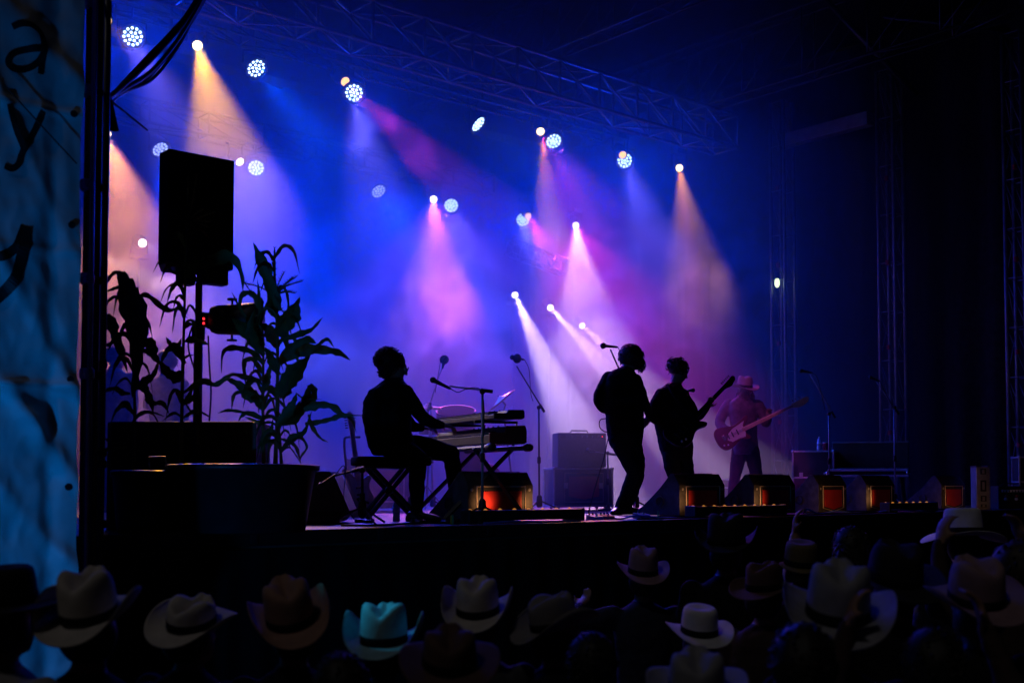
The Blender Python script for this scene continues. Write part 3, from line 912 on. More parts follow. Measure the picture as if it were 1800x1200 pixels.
# ------------------------------------------------------------------ monitors and foot lights along the lip
def wedge(base, u, s, W, label, H=.42, Dp=.58, badge=True, tape=None):
    """floor monitor: back panel in the plane through base, speaker face curving away along u"""
    base = Vector(base)
    T = thing('floor_monitor', base + s * (W / 2), label, 'floor monitor', 'wedge monitors along the stage edge' if badge else None)
    prof = [(0, .012), (0, .31), (.075, H), (.12, H)]
    for k in range(1, 11):
        t = k / 10
        a = t * PI / 2
        prof.append((.12 + (Dp - .13) * (1 - math.cos(a)) * .45 + (Dp - .13) * t * .55, H - (H - .05) * (math.sin(a) * .25 + t ** 1.35 * .75)))
    prof.append((Dp, .012))
    n = len(prof)
    MB().prism(prof, base, u, VZ, s, W).build('cabinet', 'wedge', T, bevel=.006)
    # speaker grille on the curved face
    vs, fs = [], []
    for (a, z) in prof[3:-1]:
        for q in (.04, W - .04):
            vs.append(base + u * (a + .006) + VZ * (z + .006) + s * q)
    for i in range(len(vs) // 2 - 1):
        fs.append((i * 2, i * 2 + 1, i * 2 + 3, i * 2 + 2))
    MB().add(vs, fs).build('grille', 'steel_dark', T, smooth=True, rec=False)
    for (q, dr) in ((-.002, -1), (W + .002, 1)):
        c = base + u * .26 + VZ * .15 + s * q
        MB().lathe(c, s * dr, [(.055, -.004), (.055, .004), (.045, .006), (.04, -.003)], 18).build('handle_cup', 'black', T)
    o2 = -u * .007
    if badge:
        fr = [(.13, .298), (.87, .298), (.87, .06), (.5, .022), (.13, .06), (.13, .298)]
        pts = [base + o2 + s * (a * W) + VZ * b for a, b in fr]
        MB().tube(pts, .0055, 5).build('badge_outline', 'cream', T)
        sh = [(.19 * W, .258), (.81 * W, .258), (.81 * W, .075), (.5 * W, .042), (.19 * W, .075)]
        MB().prism(sh, base - u * .002, s, VZ, -u, .006).build('badge_panel', 'red', T)
        for q in (.06, .94):
            MB().lathe(base + s * (q * W) + VZ * .27 - u * .001, -u, [(.014, 0), (.014, .005), (.005, .007)], 10).build('screw', 'steel', T)
    return T


def foot_bar(px0, px1, Y, label, n, lit, spots=(.3, .72)):
    a, b = at(px0, 900, Y=Y), at(px1, 900, Y=Y)
    a.z = b.z = STAGE_Z
    L = b.x - a.x
    T = thing('foot_light_bar', (a + b) / 2, label, 'light bar', 'LED light bars lying on the stage lip')
    MB().box((a + b) / 2 + VZ * .065, (L, .12, .085)).build('housing', 'black', T, bevel=.012)
    for q in (a.x + .1, b.x - .1):
        MB().box((q, Y, STAGE_Z + .014), (.05, .16, .026)).build('foot', 'steel_dark', T, bevel=.004)
    for x in (a.x + .004, b.x - .004):
        MB().box((x, Y, STAGE_Z + .06), (.025, .13, .11)).build('end_cap', 'black', T, bevel=.008)
    for k in range(n):
        x = a.x + L * (k + .5) / n
        c = Vector((x, Y + .045, STAGE_Z + .1))
        ax = Vector((0, .95, .3)).normalized()
        MB().lathe(c, ax, [(.021, -.012), (.021, 0), (.016, .006), (.005, .009)], 12).build('lens', 'foot_amber', T, smooth=True)
    for x in [a.x + L * k_ for k_ in spots]:
        spot_light('foot_beam', (x, Y + .09, STAGE_Z + .14), (x + .05, Y + .6, STAGE_Z + .2), 84, (1, .42, .14), lit, 1, .04, T)
    return T


WED = [(822, .42, .72, 'black floor monitor with an orange lit red badge, leftmost beside the keyboard player'),
       (1195, .42, .68, 'black floor monitor with a red badge in front of the two guitarists'),
       (1326, .42, .7, 'black floor monitor with a dark red badge in front of the bass player'),
       (1440, .42, .52, 'narrow black floor monitor, second of three standing close together at right'),
       (1524, .42, .58, 'black floor monitor with cables at its foot, third of three standing close together'),
       (1656, .42, .56, 'black floor monitor with a bright orange red badge, farthest right')]
for (px, Y, W, lab) in WED:
    b = at(px, 905, Y=Y)
    wedge((b.x, Y, STAGE_Z), VY, VX, W, lab)
b = floor_at(540, 9.6)
hr = Vector((CAM_R.x, CAM_R.y, 0)).normalized()
hf = Vector((CAM_F.x, CAM_F.y, 0)).normalized()
wl = thing('floor_monitor', b, 'violet lit floor monitor half hidden behind the corn tub', 'floor monitor')
MB().prism([(-.15, .01), (-.15, .42), (.185, .42), (.325, .10), (.245, .01)], b - hf * .0, hr, VZ, hf, .5).build('cabinet', 'grey_amp', wl, bevel=.008)
MB().prism([(-.14, .06), (-.14, .1), (.30, .1), (.27, .06)], b - hf * .004, hr, VZ, hf, .003).build('side_groove', 'black', wl)
MB().prism([(.2, .40), (.33, .105), (.335, .11), (.205, .405)], b + hf * .02, hr, VZ, hf, .46).build('grille', 'steel_dark', wl)

foot_bar(818, 1018, .16, 'black LED light bar with amber lenses before the leftmost floor monitor', 8, 5.0)
foot_bar(1214, 1374, .14, 'black LED light bar with small amber lenses in front of the middle monitors', 9, 2.8, (.12, .95))
foot_bar(1556, 1640, .16, 'short LED light bar with a row of amber dots beside the last monitor', 7, 3.4, (.02,))
spot_light('foot_beam_extra', at(1452, 890, Y=.1), at(1462, 872, Y=.45), 110, (1, .4, .12), 3.0, 1, .03, bpy.data.objects['foot_light_bar.001'])  # extra spot past the bar's end, added to brighten the narrow monitor
spot_light('foot_beam_end', at(1672, 898, Y=.12), at(1684, 870, Y=.45), 100, (1, .4, .12), 6.5, 1, .03, bpy.data.objects['foot_light_bar.002'])


# ------------------------------------------------------------------ microphones on stands
def mic(T, a, b, r=.026):
    """microphone part: body from a (cable end) to b (grille end)"""
    a, b = Vector(a), Vector(b)
    ax = (b - a).normalized()
    L = (b - a).length
    o = MB().lathe(a, ax, [(.008, 0), (.011, .015), (.0125, .03), (.017, L - r * 2.1), (.02, L - r * 1.7)], 14).build('microphone', 'gear', T, smooth=True)
    MB().ball(b - ax * r, r, 9).build('grille', 'steel_dark', o, smooth=True)


def mic_stand(label, d, base, pivot, head, tail, m0, m1, met='steel_dark', cable=None, legs=True, r=.011, mr=.026):
    f = floor_at(base, d) if not isinstance(base, Vector) else base
    pv_ = at(*pivot, d=d)
    T = thing('microphone_stand', f, label, 'microphone stand')
    MB().tube([f + VZ * .08, pv_], r, 10).build('pole', met, T, smooth=True)
    MB().lathe(f + (pv_ - f) * .5, (pv_ - f), [(r * 1.2, -.04), (r * 1.9, -.03), (r * 1.9, .03), (r * 1.2, .04)], 10).build('clutch', 'black', T, smooth=True)
    MB().lathe(pv_ - CAM_F * .03, CAM_F, [(.02, 0), (.024, .01), (.024, .05), (.02, .06)], 12).build('swivel', 'black', T, smooth=True)
    if head:
        h_, t_ = at(*head, d=d - .03), at(*tail, d=d + .02)
        MB().tube([t_, h_], r * .75, 8).build('boom', met, T, smooth=True)
        MB().tube([t_, t_ + (h_ - t_).normalized() * .1], r * 1.4, 8).build('boom_grip', 'black', T)
    if legs:
        for k in range(3):
            w = 2 * PI * k / 3 + base if not isinstance(base, Vector) else 2 * PI * k / 3
            MB().tube([f + VZ * .14, f + Vector((math.cos(w) * .28, math.sin(w) * .28, .015))], .009, 6).build('leg', 'black', T)
        MB().lathe(f + VZ * .06, VZ, [(.02, 0), (.035, .02), (.03, .12), (.015, .14)], 12).build('leg_hub', 'black', T, smooth=True)
    else:
        MB().lathe(f, VZ, [(.13, 0), (.13, .015), (.03, .03), (.015, .08)], 20).build('round_base', 'black', T, smooth=True)
    mic(T, at(*m0, d=d - .04), at(*m1, d=d - .06), mr)
    if cable:
        w = [at(a, b_, d=d - .02) for a, b_ in cable]
        MB().tube(spline([tuple(v) for v in w], 5), .004, 6).build('cable', 'rubber', T, smooth=True)
    return T


mic_stand('black boom microphone stand aimed at the keyboard player', 9.7, 848, (848, 688), (790, 678), (866, 688), (792, 683), (756, 665), 'steel', [(792, 683), (805, 689), (818, 684), (835, 681), (846, 688), (851, 720), (849, 790)], legs=True)
mic_stand('microphone on a stand in a round shock mount behind the keyboard player', 13.6, 761, (757, 716), (779, 640), (752, 722), (778, 648), (782, 628), 'alu', [(775, 632), (770, 660), (765, 690)], mr=.04)
T = bpy.data.objects['microphone_stand.001']
for k in range(3):
    MB().lathe(at(781, 632, d=13.5), Vector((math.cos(k), math.sin(k), .3 * k)), [(.05, -.003), (.053, 0), (.05, .003)], 18).build('shock_ring', 'steel_dark', T, smooth=True)
mic_stand('tall boom microphone stand beside the white beams over the drums', 13.4, 948, (947, 716), (908, 643), (957, 724), (922, 632), (896, 627), 'steel_dark', [(922, 632), (930, 650), (933, 690), (937, 705)], mr=.03)
MB().ball(at(909, 630, d=13.35), (.05, .05, .055), 7).build('shock_mount', 'black', bpy.data.objects['microphone_stand.002'])
mic_stand('microphone on a stand rising in front of the long haired guitarist', 12.75, 1118, (1118, 720), (1073, 614), (1124, 730), (1086, 610), (1055, 607), 'black', cable=[(1086, 610), (1090, 620), (1092, 640)], legs=True, mr=.034)
mic_stand('microphone in front of the second guitarist at chest height', 13.7, 1212, (1209, 720), (1201, 690), (1212, 735), (1198, 688), (1222, 685), 'black')
mic_stand('boom microphone stand to the right of the bass player', 15.6, 1458, (1457, 727), (1424, 657), (1468, 734), (1428, 655), (1405, 651), 'steel', [(1428, 655), (1438, 668), (1450, 720)])
mic_stand('boom microphone stand in front of the second keyboard at right', 15.2, 1573, (1572, 716), (1541, 671), (1580, 728), (1547, 670), (1527, 662), 'steel', [(1547, 670), (1556, 690), (1570, 716)])
mic_stand('low microphone stand before the grey guitar amplifier', 14.6, 1069, (1068, 796), (1036, 793), (1085, 799), (1047, 793), (1030, 790), 'steel', None, legs=False)
mic_stand('low microphone stand reaching left toward the violet monitor', 9.3, 637, (637, 826), (588, 836), (640, 822), (590, 834), (559, 857), 'black', [(590, 834), (603, 818), (607, 830), (605, 880), (622, 912)])

# ------------------------------------------------------------------ keyboards, stand and bench
kdir = Vector((.25, .97, 0)).normalized()         # long axis of the keyboards, running upstage
kside = Vector((kdir.y, -kdir.x, 0))               # away from the player
KD = 9.75


def keyboard(label, near, L, W, H, m_body, end_m, n_keys):
    """near: bottom corner of the near end on the player's side"""
    T = thing('keyboard', near, label, 'keyboard')
    ax = (kside, kdir, VZ)
    # body with a rising back part
    prof = [(0, 0), (0, H * .5), (W * .42, H * .55), (W * .46, H), (W * .96, H * 1.05), (W, H * .8), (W, .015), (W * .9, 0)]
    MB().prism(prof, near, kside, VZ, kdir, L).build('body', m_body, T, bevel=.004)
    pe = [(-.006, -.004), (-.006, H * .62), (W * .40, H * .66), (W * .45, H * 1.04), (W * .97, H * 1.09), (W * 1.01, H * .8), (W * 1.01, .01), (W * .9, -.004)]
    for q in (-.022, L):
        MB().prism(pe, near + kdir * q, kside, VZ, kdir, .022).build('end_cheek', end_m, T, bevel=.004)
    kl = (L - .16) / n_keys
    mbk = None
    for k in range(n_keys):
        c = near + kdir * (.12 + kl * (k + .5)) + kside * (W * .2) + VZ * (H * .55 + .008)
        MB().box(c, (W * .38, kl * .9, .016), ax).build('white_key', 'key_white', T)
        if k % 7 not in (2, 6):
            MB().box(c + kdir * kl * .5 + kside * W * .07 + VZ * .012, (W * .24, kl * .5, .014), ax).build('black_key', 'key_black', T)
    MB().box(near + kdir * (L * .5) + kside * (W * .72) + VZ * (H * 1.035), (W * .36, L * .8, .004), ax).build('control_panel', 'gear', T)
    for k in range(6):
        MB().lathe(near + kdir * (L * .2 + .1 * k) + kside * (W * .66) + VZ * (H * 1.04), VZ, [(.009, 0), (.009, .012), (.006, .014)], 8).build('knob', 'black', T)
    return T


near_u = at(868, 735, d=KD)
near_l = at(860, 779, d=KD - .02)
keyboard('slim upper keyboard of the two in front of the seated player', near_u, 1.32, .27, .07, 'black', 'black', 36)
keyboard('thick lower keyboard of the two with a dark red end', near_l, 1.42, .33, .14, 'black', 'kb_red', 44)
fm = floor_at(838, KD + .55)
KS = thing('keyboard_stand', fm, 'black X shaped stand under the two keyboards', 'stand')
zt_ = near_l.z - .03
for q in (.25, 1.0):
    o0 = Vector((near_l.x, near_l.y, 0)) + kdir * q
    a0, a1 = o0 + kside * -.02, o0 + kside * .36
    MB().tube([Vector((a0.x, a0.y, zt_)), Vector((a1.x, a1.y, STAGE_Z + .03)) + kside * .1], .02, 4).build('leg', 'black', KS)
    MB().tube([Vector((a1.x, a1.y, zt_)) + kdir * .045, Vector((a0.x, a0.y, STAGE_Z + .03)) - kside * .25 + kdir * .045], .02, 4).build('leg', 'black', KS)
for s_ in (0, .34):
    p0 = Vector((near_l.x, near_l.y, zt_)) + kside * s_ - kdir * .02
    MB().tube([p0, p0 + kdir * 1.25], .022, 8).build('support_bar', 'black', KS)
    MB().lathe(p0 - kdir * .05, kdir, [(.03, 0), (.034, .02), (.034, .07), (.03, .09)], 12).build('end_cap', 'rubber', KS, smooth=True)
for q in (.3, .95):
    p0 = Vector((near_u.x, near_u.y, near_l.z + .13)) + kdir * q
    MB().tube([Vector((near_l.x, near_l.y, near_l.z - .02)) + kdir * q + kside * .36, Vector((p0.x, p0.y, near_u.z - .012)) + kside * .36, Vector((p0.x, p0.y, near_u.z - .014)) - kside * .04], .013, 6).build('tier_arm', 'black', KS)

bn = floor_at(683, 9.9)
BN = thing('keyboard_bench', bn, 'black padded bench with X legs under the keyboard player', 'bench')
bx_ = (hr * .93 + hf * .3).normalized()
by_ = VZ.cross(bx_)
bax = (bx_, by_, VZ)
zs = at(650, 803, d=9.9).z
for (a0, a1, q) in (((648, 822), (733, 914), -.13), ((716, 822), (641, 914), -.13), ((648, 822), (733, 914), .13), ((716, 822), (641, 914), .13)):
    p0, p1 = at(*a0, d=9.9), at(*a1, d=9.9)
    p1.z = STAGE_Z + .03
    p0.z = zs - .085
    off = by_ * (q + (.028 if a0[0] > 700 else 0))
    MB().tube([p0 + off, p1 + off], .019, 4).build('leg', 'black', BN)
for px in (641, 733):
    q = floor_at(px, 9.9)
    MB().box(q + VZ * .014, (.055, .42, .028), (bx_, by_, VZ)).build('foot', 'rubber', BN, bevel=.006)
    MB().box(q + VZ * .014 - by_ * .0 + bx_ * .0, (.16 if px == 641 else .1, .06, .03), bax).build('foot_pad', 'rubber', BN, bevel=.006)
sc_ = at(683, 803, d=9.9)
MB().box(Vector((sc_.x, sc_.y, zs - .035)) + bx_ * .02, (.62, .34, .075), bax).build('seat', 'cloth_black', BN, bevel=.02, smooth=True)
MB().box(Vector((sc_.x, sc_.y, zs - .084)), (.5, .26, .022), bax).build('seat_board', 'black', BN)
MB().lathe(at(683, 862, d=9.75), CAM_F, [(.03, 0), (.034, .02), (.034, .05)], 12).build('lock_disc', 'black', BN)


def bottle(px, d, label, base_z=STAGE_Z, h=.21):
    f = floor_at(px, d)
    f.z = base_z
    T = thing('water_bottle', f, label, 'bottle')
    MB().lathe(f, VZ, [(.028, 0), (.032, .008), (.032, h * .25), (.029, h * .3), (.032, h * .35), (.032, h * .62), (.022, h * .82), (.012, h * .9), (.012, h * .95)], 14).build('body', 'bottle', T, smooth=True)
    MB().lathe(f, VZ, [(.0325, h * .38), (.0327, h * .6)], 14).build('paper_label', 'bottle_label', T, smooth=True)
    MB().lathe(f, VZ, [(.014, h * .92), (.014, h * 1.0), (.012, h * 1.01)], 12).build('cap', 'bottle_label', T, smooth=True)


bottle(697, 10.2, 'clear water bottle on the deck under the bench, left of two')
bottle(720, 10.25, 'clear water bottle on the deck by the player\'s shoe, right of two')

# ------------------------------------------------------------------ guitars
STRAT = [(.19, .045), (.24, .085), (.275, .135), (.24, .155), (.16, .125), (.05, .105), (-.06, .135), (-.16, .16), (-.225, .12), (-.245, .03), (-.235, -.07), (-.18, -.15), (-.08, -.155), (.02, -.115), (.08, -.11), (.15, -.145), (.195, -.14), (.175, -.085), (.16, -.05)]


def guitar(label, c, nd, face, mats, bass=False, sc=1.0):
    """c body centre, nd neck direction, face the way the strings look"""
    nd = Vector(nd).normalized()
    face = (Vector(face) - nd * Vector(face).dot(nd)).normalized()
    sd = face.cross(nd)
    c = Vector(c)
    T = thing('electric_bass' if bass else 'electric_guitar', c, label, 'guitar')
    out = [(v.x * sc, v.y * sc) for v in spline([(a, b, 0) for a, b in STRAT + STRAT[:1]], 3)[:-1]]
    body = MB().prism(out, c - face * .022, nd, sd, face, .044).build('body', mats[0], T, bevel=.007)
    pg = [(.16, .05), (.2, .1), (.12, .085), (.02, .07), (-.06, .03), (-.1, -.04), (-.05, -.09), (.05, -.085), (.13, -.1), (.155, -.05)]
    MB().prism([(x * sc, y * sc) for x, y in pg], c + face * .0225, nd, sd, face, .003).build('pickguard', mats[1], body)
    NL = (.86 if bass else .64) * sc
    n0, n1 = .13 * sc, .13 * sc + NL * .82
    vs = []
    for (x, w) in ((n0, .028), (n1, .021)):
        for (y, z) in ((-w, .0), (w, .0), (w, .022), (-w, .022)):
            vs.append(c + nd * x + sd * y + face * (z + .006))
    MB().add(vs, [(0, 3, 2, 1), (4, 5, 6, 7), (0, 1, 5, 4), (1, 2, 6, 5), (2, 3, 7, 6), (3, 0, 4, 7)]).build('neck', mats[2], T, bevel=.004)
    hs = [(0, -.021), (.03, -.03), (.06, -.045), (.09, -.05), (.17, -.03), (.2, .0), (.185, .03), (.14, .028), (.05, .024), (0, .021)]
    k_ = 1.25 if bass else 1.0
    H_ = MB().prism([(x * k_, y * k_) for x, y in hs], c + nd * n1 + face * .008, nd, sd, face, .014).build('headstock', mats[2], T, bevel=.003)
    for k in range(4 if bass else 6):
        q = c + nd * (n1 + (.035 + k * (.036 if bass else .025)) * k_) + sd * (.034 * k_) + face * .015
        MB().tube([q, q + sd * .028], [.004, .009], 6).build('tuning_peg', 'chrome', H_)
    MB().box(c - nd * .13 * sc + face * .028, (.035, .075, .012), (nd, sd, face)).build('bridge', 'chrome', T, bevel=.002)
    for x in (-.07, -.01, .06):
        MB().box(c + nd * x * sc + face * .027, (.018, .075, .008), (nd, sd, face)).build('pickup', 'black' if mats[1] != 'guitar_black' else 'steel_dark', T, bevel=.002)
    for k in range(4 if bass else 6):
        y = (k - (1.5 if bass else 2.5)) * .0085
        MB().tube([c - nd * .13 * sc + sd * y + face * .036, c + nd * (n1 + .02) + sd * y * .8 + face * .033], .0012, 4, caps=False).build('string', 'chrome', T)
    for k in range(2):
        MB().lathe(c - nd * (.12 + .05 * k) * sc - sd * (.1 - .015 * k) * sc + face * .024, face, [(.012, 0), (.012, .012), (.008, .015)], 10).build('control_knob', 'pickguard', T)
    return T


# guitar waiting on its stand behind the bench
gq = floor_at(632, 11.6)
gb = Vector((gq.x, gq.y, at(634, 868, d=11.6).z))
guitar('pale pinkish electric guitar resting upright on a stand behind the bench', gb, at(617, 752, d=11.7) - gb, -CAM_F + VZ * .2 + hr * .5, ('guitar_white', 'pickguard', 'guitar_white'), sc=.95)
GS = thing('guitar_stand', gq, 'tubular guitar stand holding the pale guitar', 'stand')
nk = at(617, 775, d=11.75)
MB().tube(spline([tuple(at(a, b, d=11.8)) for a, b in ((625, 768), (612, 768), (605, 775), (609, 820), (616, 880), (618, 892))], 4), .012, 8).build('upright', 'alu_dull', GS, smooth=True)
MB().tube([at(620, 768, d=11.8), at(632, 768, d=11.7)], .012, 8).build('neck_rest', 'rubber', GS)
for px in (606, 650):
    MB().tube([at(622, 872, d=11.8), floor_at(px, 11.5) + VZ * .01], .012, 8).build('leg', 'alu_dull', GS)
MB().tube([at(612, 885, d=11.6), at(630, 876, d=11.55), at(648, 884, d=11.6)], .012, 8).build('body_rest', 'rubber', GS)

# ------------------------------------------------------------------ drum kit
DD = 14.6
df = floor_at(850, DD)
DK = thing('drum_kit', df, 'drum kit faint in the haze behind the keyboards', 'drum kit')
dn = (-VY * .9 - VX * .3).normalized()
c = df + VZ * .3
o = MB().lathe(c, dn, [(.27, -.42), (.28, -.4), (.28, 0), (.27, .02)], 32).build('bass_drum', 'drum', DK, smooth=True)
MB().lathe(c, dn, [(.262, .012), (.262, .024)], 32).build('drum_head', 'grey_amp', o)
for k in range(8):
    w = 2 * PI * k / 8
    e1, e2 = dn.cross(VZ).normalized(), VZ
    q = c + (e1 * math.cos(w) + e2 * math.sin(w)) * .29
    MB().box(q - dn * .1, (.02, .02, .08), (e1, e2, dn)).build('lug', 'chrome', o)


def drum(px, py, r, h, tilt, name):
    c = at(px, py, d=DD - .1)
    ax = (VZ + tilt).normalized()
    o = MB().lathe(c, ax, [(r * .98, -h), (r, -h + .01), (r, -.01), (r * 1.03, -.008), (r * 1.03, .006), (r * .97, .0)], 28).build(name, 'drum', DK, smooth=True)
    MB().lathe(c, ax, [(r * .96, .003), (r * .96, .007)], 28).build('drum_head', 'cloth_black', o)
    return o


drum(801, 722, .24, .22, -CAM_F * .35, 'rack_tom')
drum(765, 742, .2, .14, -CAM_F * .1, 'snare_drum')
drum(822, 775, .22, .38, -CAM_F * .05, 'floor_tom')


def cymbal(px, py, r, ax, foot_px):
    c = at(px, py, d=DD - .3)
    ax = Vector(ax).normalized()
    o = MB().lathe(c, ax, [(r, -.012), (r * .6, .008), (r * .22, .02), (r * .18, .032), (r * .06, .045), (r * .05, .03), (r * .2, .012), (r * .6, 0), (r * .99, -.016)], 32).build('cymbal', 'brass', DK, smooth=True)
    f = floor_at(foot_px, DD - .3)
    MB().tube([c + ax * .06, c - ax * .08, at(px + 4, py + 20, d=DD - .3), f + VZ * .1], .011, 8).build('cymbal_stand', 'chrome', o)
    for k in range(3):
        w = 2 * PI * k / 3 + 1
        MB().tube([f + VZ * .3, f + Vector((math.cos(w) * .25, math.sin(w) * .25, .01))], .008, 6).build('stand_leg', 'chrome', o)


cymbal(881, 702, .2, (CAM_R * -.62 + VZ * .75 - CAM_F * .12), 905)
cymbal(752, 716, .17, (VZ - CAM_F * .15), 750)

# ------------------------------------------------------------------ amplifiers and cases
def rbox(c0, w, dpt, h, yaw):
    """axes for a box turned by yaw from facing the camera"""
    ex = (hr * math.cos(yaw) + hf * math.sin(yaw)).normalized()
    ey = VZ.cross(ex)
    return ex, ey


def road_case(label, px, d, w, dp, h, yaw, base_z=STAGE_Z, badge=False, m='gear', lid=None, rails='alu'):
    f = floor_at(px, d)
    f.z = base_z
    ex, ey = rbox(f, w, dp, h, yaw)
    T = thing('road_case', f, label, 'road case')
    ax = (ex, ey, VZ)
    MB().box(f + VZ * (h / 2 + .05), (w, dp, h), ax).build('panel_body', m, T)
    z0 = .05
    for sx in (-1, 1):
        for sy in (-1, 1):
            MB().box(f + ex * (w / 2 * sx) + ey * (dp / 2 * sy) + VZ * (z0 + h / 2), (.022, .022, h + .01), ax).build('edge_rail', rails, T, bevel=.004)
            for zz in (0, h):
                MB().ball(f + ex * (w / 2 * sx) + ey * (dp / 2 * sy) + VZ * (z0 + zz), .022, 6).build('corner_ball', rails, T, smooth=True)
            MB().lathe(f + ex * (w * .4 * sx) + ey * (dp * .38 * sy) + VZ * .025 - ex * .012, ex, [(.024, 0), (.024, .022)], 12).build('caster', 'rubber', T)
    zs_ = [0, h] + ([lid] if lid else [])
    for zz in zs_:
        for sy in (-1, 1):
            MB().box(f + ey * (dp / 2 * sy) + VZ * (z0 + zz), (w - .02, .02, .022), ax).build('edge_rail', rails, T, bevel=.004)
        for sx in (-1, 1):
            MB().box(f + ex * (w / 2 * sx) + VZ * (z0 + zz), (.02, dp - .02, .022), ax).build('edge_rail', rails, T, bevel=.004)
    fo = f - ey * (dp / 2 + .004)
    for sx in (-1, 1):
        MB().box(fo + ex * (w * .3 * sx) + VZ * (z0 + h * .55), (.05, .012, .07), ax).build('latch', rails, T, bevel=.003)
    if badge:
        pts = [fo + ex * (a * w) + VZ * (z0 + b_ * h) for a, b_ in ((-.32, .88), (.34, .88), (.34, .12), (-.32, .12), (-.32, .88))]
        MB().tube(pts, .006, 5).build('badge_outline', 'cream', T)
        MB().prism([(-.25 * w, .8 * h), (.27 * w, .8 * h), (.27 * w, .26 * h), (0.01 * w, .18 * h), (-.25 * w, .26 * h)], fo + VZ * z0, ex, VZ, -ey, .004).build('badge_panel', 'red', T)
    return T


road_case('road case with a faded red badge under the grey guitar amplifier', 1016, 14.9, .74, .5, .46, R(12), badge=True)
f = floor_at(1018, 14.9)
ex, ey = rbox(f, 1, 1, 1, R(12))
A = thing('guitar_amplifier', Vector((f.x, f.y, STAGE_Z + .522)), 'grey box amplifier standing on the road case behind the guitarists', 'amplifier')
b0 = Vector((f.x, f.y, STAGE_Z + .525))
MB().box(b0 + VZ * .215, (.62, .3, .43), (ex, ey, VZ)).build('cabinet', 'grey_amp', A, bevel=.015)
MB().box(b0 + VZ * .18 - ey * .152, (.55, .008, .3), (ex, ey, VZ)).build('grille_cloth', 'grey_amp', A)
MB().box(b0 + VZ * .385 - ey * .152, (.56, .01, .05), (ex, ey, VZ)).build('control_panel', 'gear', A)
for k in range(7):
    MB().lathe(b0 + VZ * .385 - ey * .157 + ex * (-.2 + .065 * k), -ey, [(.012, 0), (.01, .018)], 8).build('knob', 'chrome', A)
MB().ball(b0 + VZ * .385 - ey * .16 + ex * .255, .006, 6).build('indicator', 'led_red', A)
MB().tube([b0 + VZ * .43 - ex * .12, b0 + VZ * .462 - ex * .1, b0 + VZ * .462 + ex * .1, b0 + VZ * .43 + ex * .12], .009, 6).build('handle', 'rubber', A)
road_case('silver edged road case low behind the bass player\'s legs', 1288, 18.0, .75, .5, .34, R(-20), lid=.22)
road_case('silver edged road case to the right behind the bass player', 1342, 17.6, .5, .45, .36, R(-20), lid=.22)
road_case('tall dark case with a shiny rail right of the bass player', 1436, 16.6, .55, .5, .72, R(-25), lid=.36)
bottle(1441, 16.55, 'small water bottle on the dark case right of the bass player', STAGE_Z + .78, .2)
f = floor_at(1452, 16.5)
T = thing('drink_cup', Vector((f.x, f.y, STAGE_Z + .782)), 'red cup on the dark case right of the bass player', 'cup')
MB().lathe(Vector((f.x, f.y, STAGE_Z + .783)), VZ, [(.03, 0), (.04, .1), (.042, .11), (.038, .108)], 14).build('cup_wall', 'tape_red', T, smooth=True)
MB().lathe(Vector((f.x, f.y, STAGE_Z + .893)), VZ, [(.041, 0), (.041, .006)], 14).build('lid', 'bottle_label', T)
road_case('dark rack case in the haze at the left of the drums', 668, 14.2, .8, .5, .55, R(8), badge=True, rails='steel_dark')

# second keyboard in its open case, on legs
kf = floor_at(1528, 16.2)
ex, ey = rbox(kf, 1, 1, 1, R(-22))
K2 = thing('keyboard_case', kf, 'keyboard in an open silver railed case on legs at right', 'keyboard')
zt2 = STAGE_Z + .42
MB().box(Vector((kf.x, kf.y, zt2 + .05)), (1.02, .42, .1), (ex, ey, VZ)).build('tray', 'gear', K2)
for zz in (.012, .088):
    MB().box(Vector((kf.x, kf.y, zt2 + zz)) - ey * .218, (1.04, .022, .03), (ex, ey, VZ)).build('front_rail', 'bottle_label', K2, bevel=.004)
MB().box(Vector((kf.x, kf.y, zt2 + .3)) + ey * .2, (1.0, .03, .34), (ex, ey, VZ)).build('open_lid', 'gear', K2, bevel=.008)
MB().box(Vector((kf.x, kf.y, zt2 + .475)) + ey * .2, (1.02, .035, .02), (ex, ey, VZ)).build('lid_rail', 'alu_dull', K2, bevel=.004)
for k in range(28):
    MB().box(Vector((kf.x, kf.y, zt2 + .108)) + ex * (-.45 + .0335 * k) - ey * .12, (.029, .14, .014), (ex, ey, VZ)).build('white_key', 'key_white', K2)
for sx in (-1, 1):
    MB().ball(Vector((kf.x, kf.y, zt2 + .05)) + ex * .52 * sx - ey * .215, .03, 6).build('corner_ball', 'chrome', K2, smooth=True)
    for sy in (-1, 1):
        MB().tube([Vector((kf.x, kf.y, zt2)) + ex * .42 * sx + ey * .15 * sy, kf + ex * .46 * sx + ey * .19 * sy], .018, 8).build('leg', 'steel_dark', K2)
# tall narrow case and rack at the right end of the lip
f = at(1724, 895, Y=.35)
f.z = STAGE_Z
UC = thing('upright_case', f, 'tall narrow lilac grey case with recessed handles beside the last monitor', 'road case')
ex, ey = rbox(f, 1, 1, 1, R(-8))
MB().box(f + VZ * .27, (.165, .3, .54), (ex, ey, VZ)).build('case_body', 'alu_dull', UC, bevel=.006)
for (zz, hh_) in ((.48, .07), (.3, .14), (.14, .07), (.05, .04)):
    MB().box(f + VZ * zz - ey * .152, (.07, .01, hh_), (ex, ey, VZ)).build('handle_recess', 'black', UC, bevel=.003)
    MB().box(f + VZ * zz - ey * .159, (.03, .01, hh_ * .7), (ex, ey, VZ)).build('handle_bar', 'alu_dull', UC, bevel=.002)
for sx in (-1, 1):
    MB().box(f + VZ * .545 + ex * .07 * sx, (.03, .31, .02), (ex, ey, VZ)).build('corner_cap', 'steel_dark', UC)
f = at(1776, 893, Y=.3)
f.z = STAGE_Z
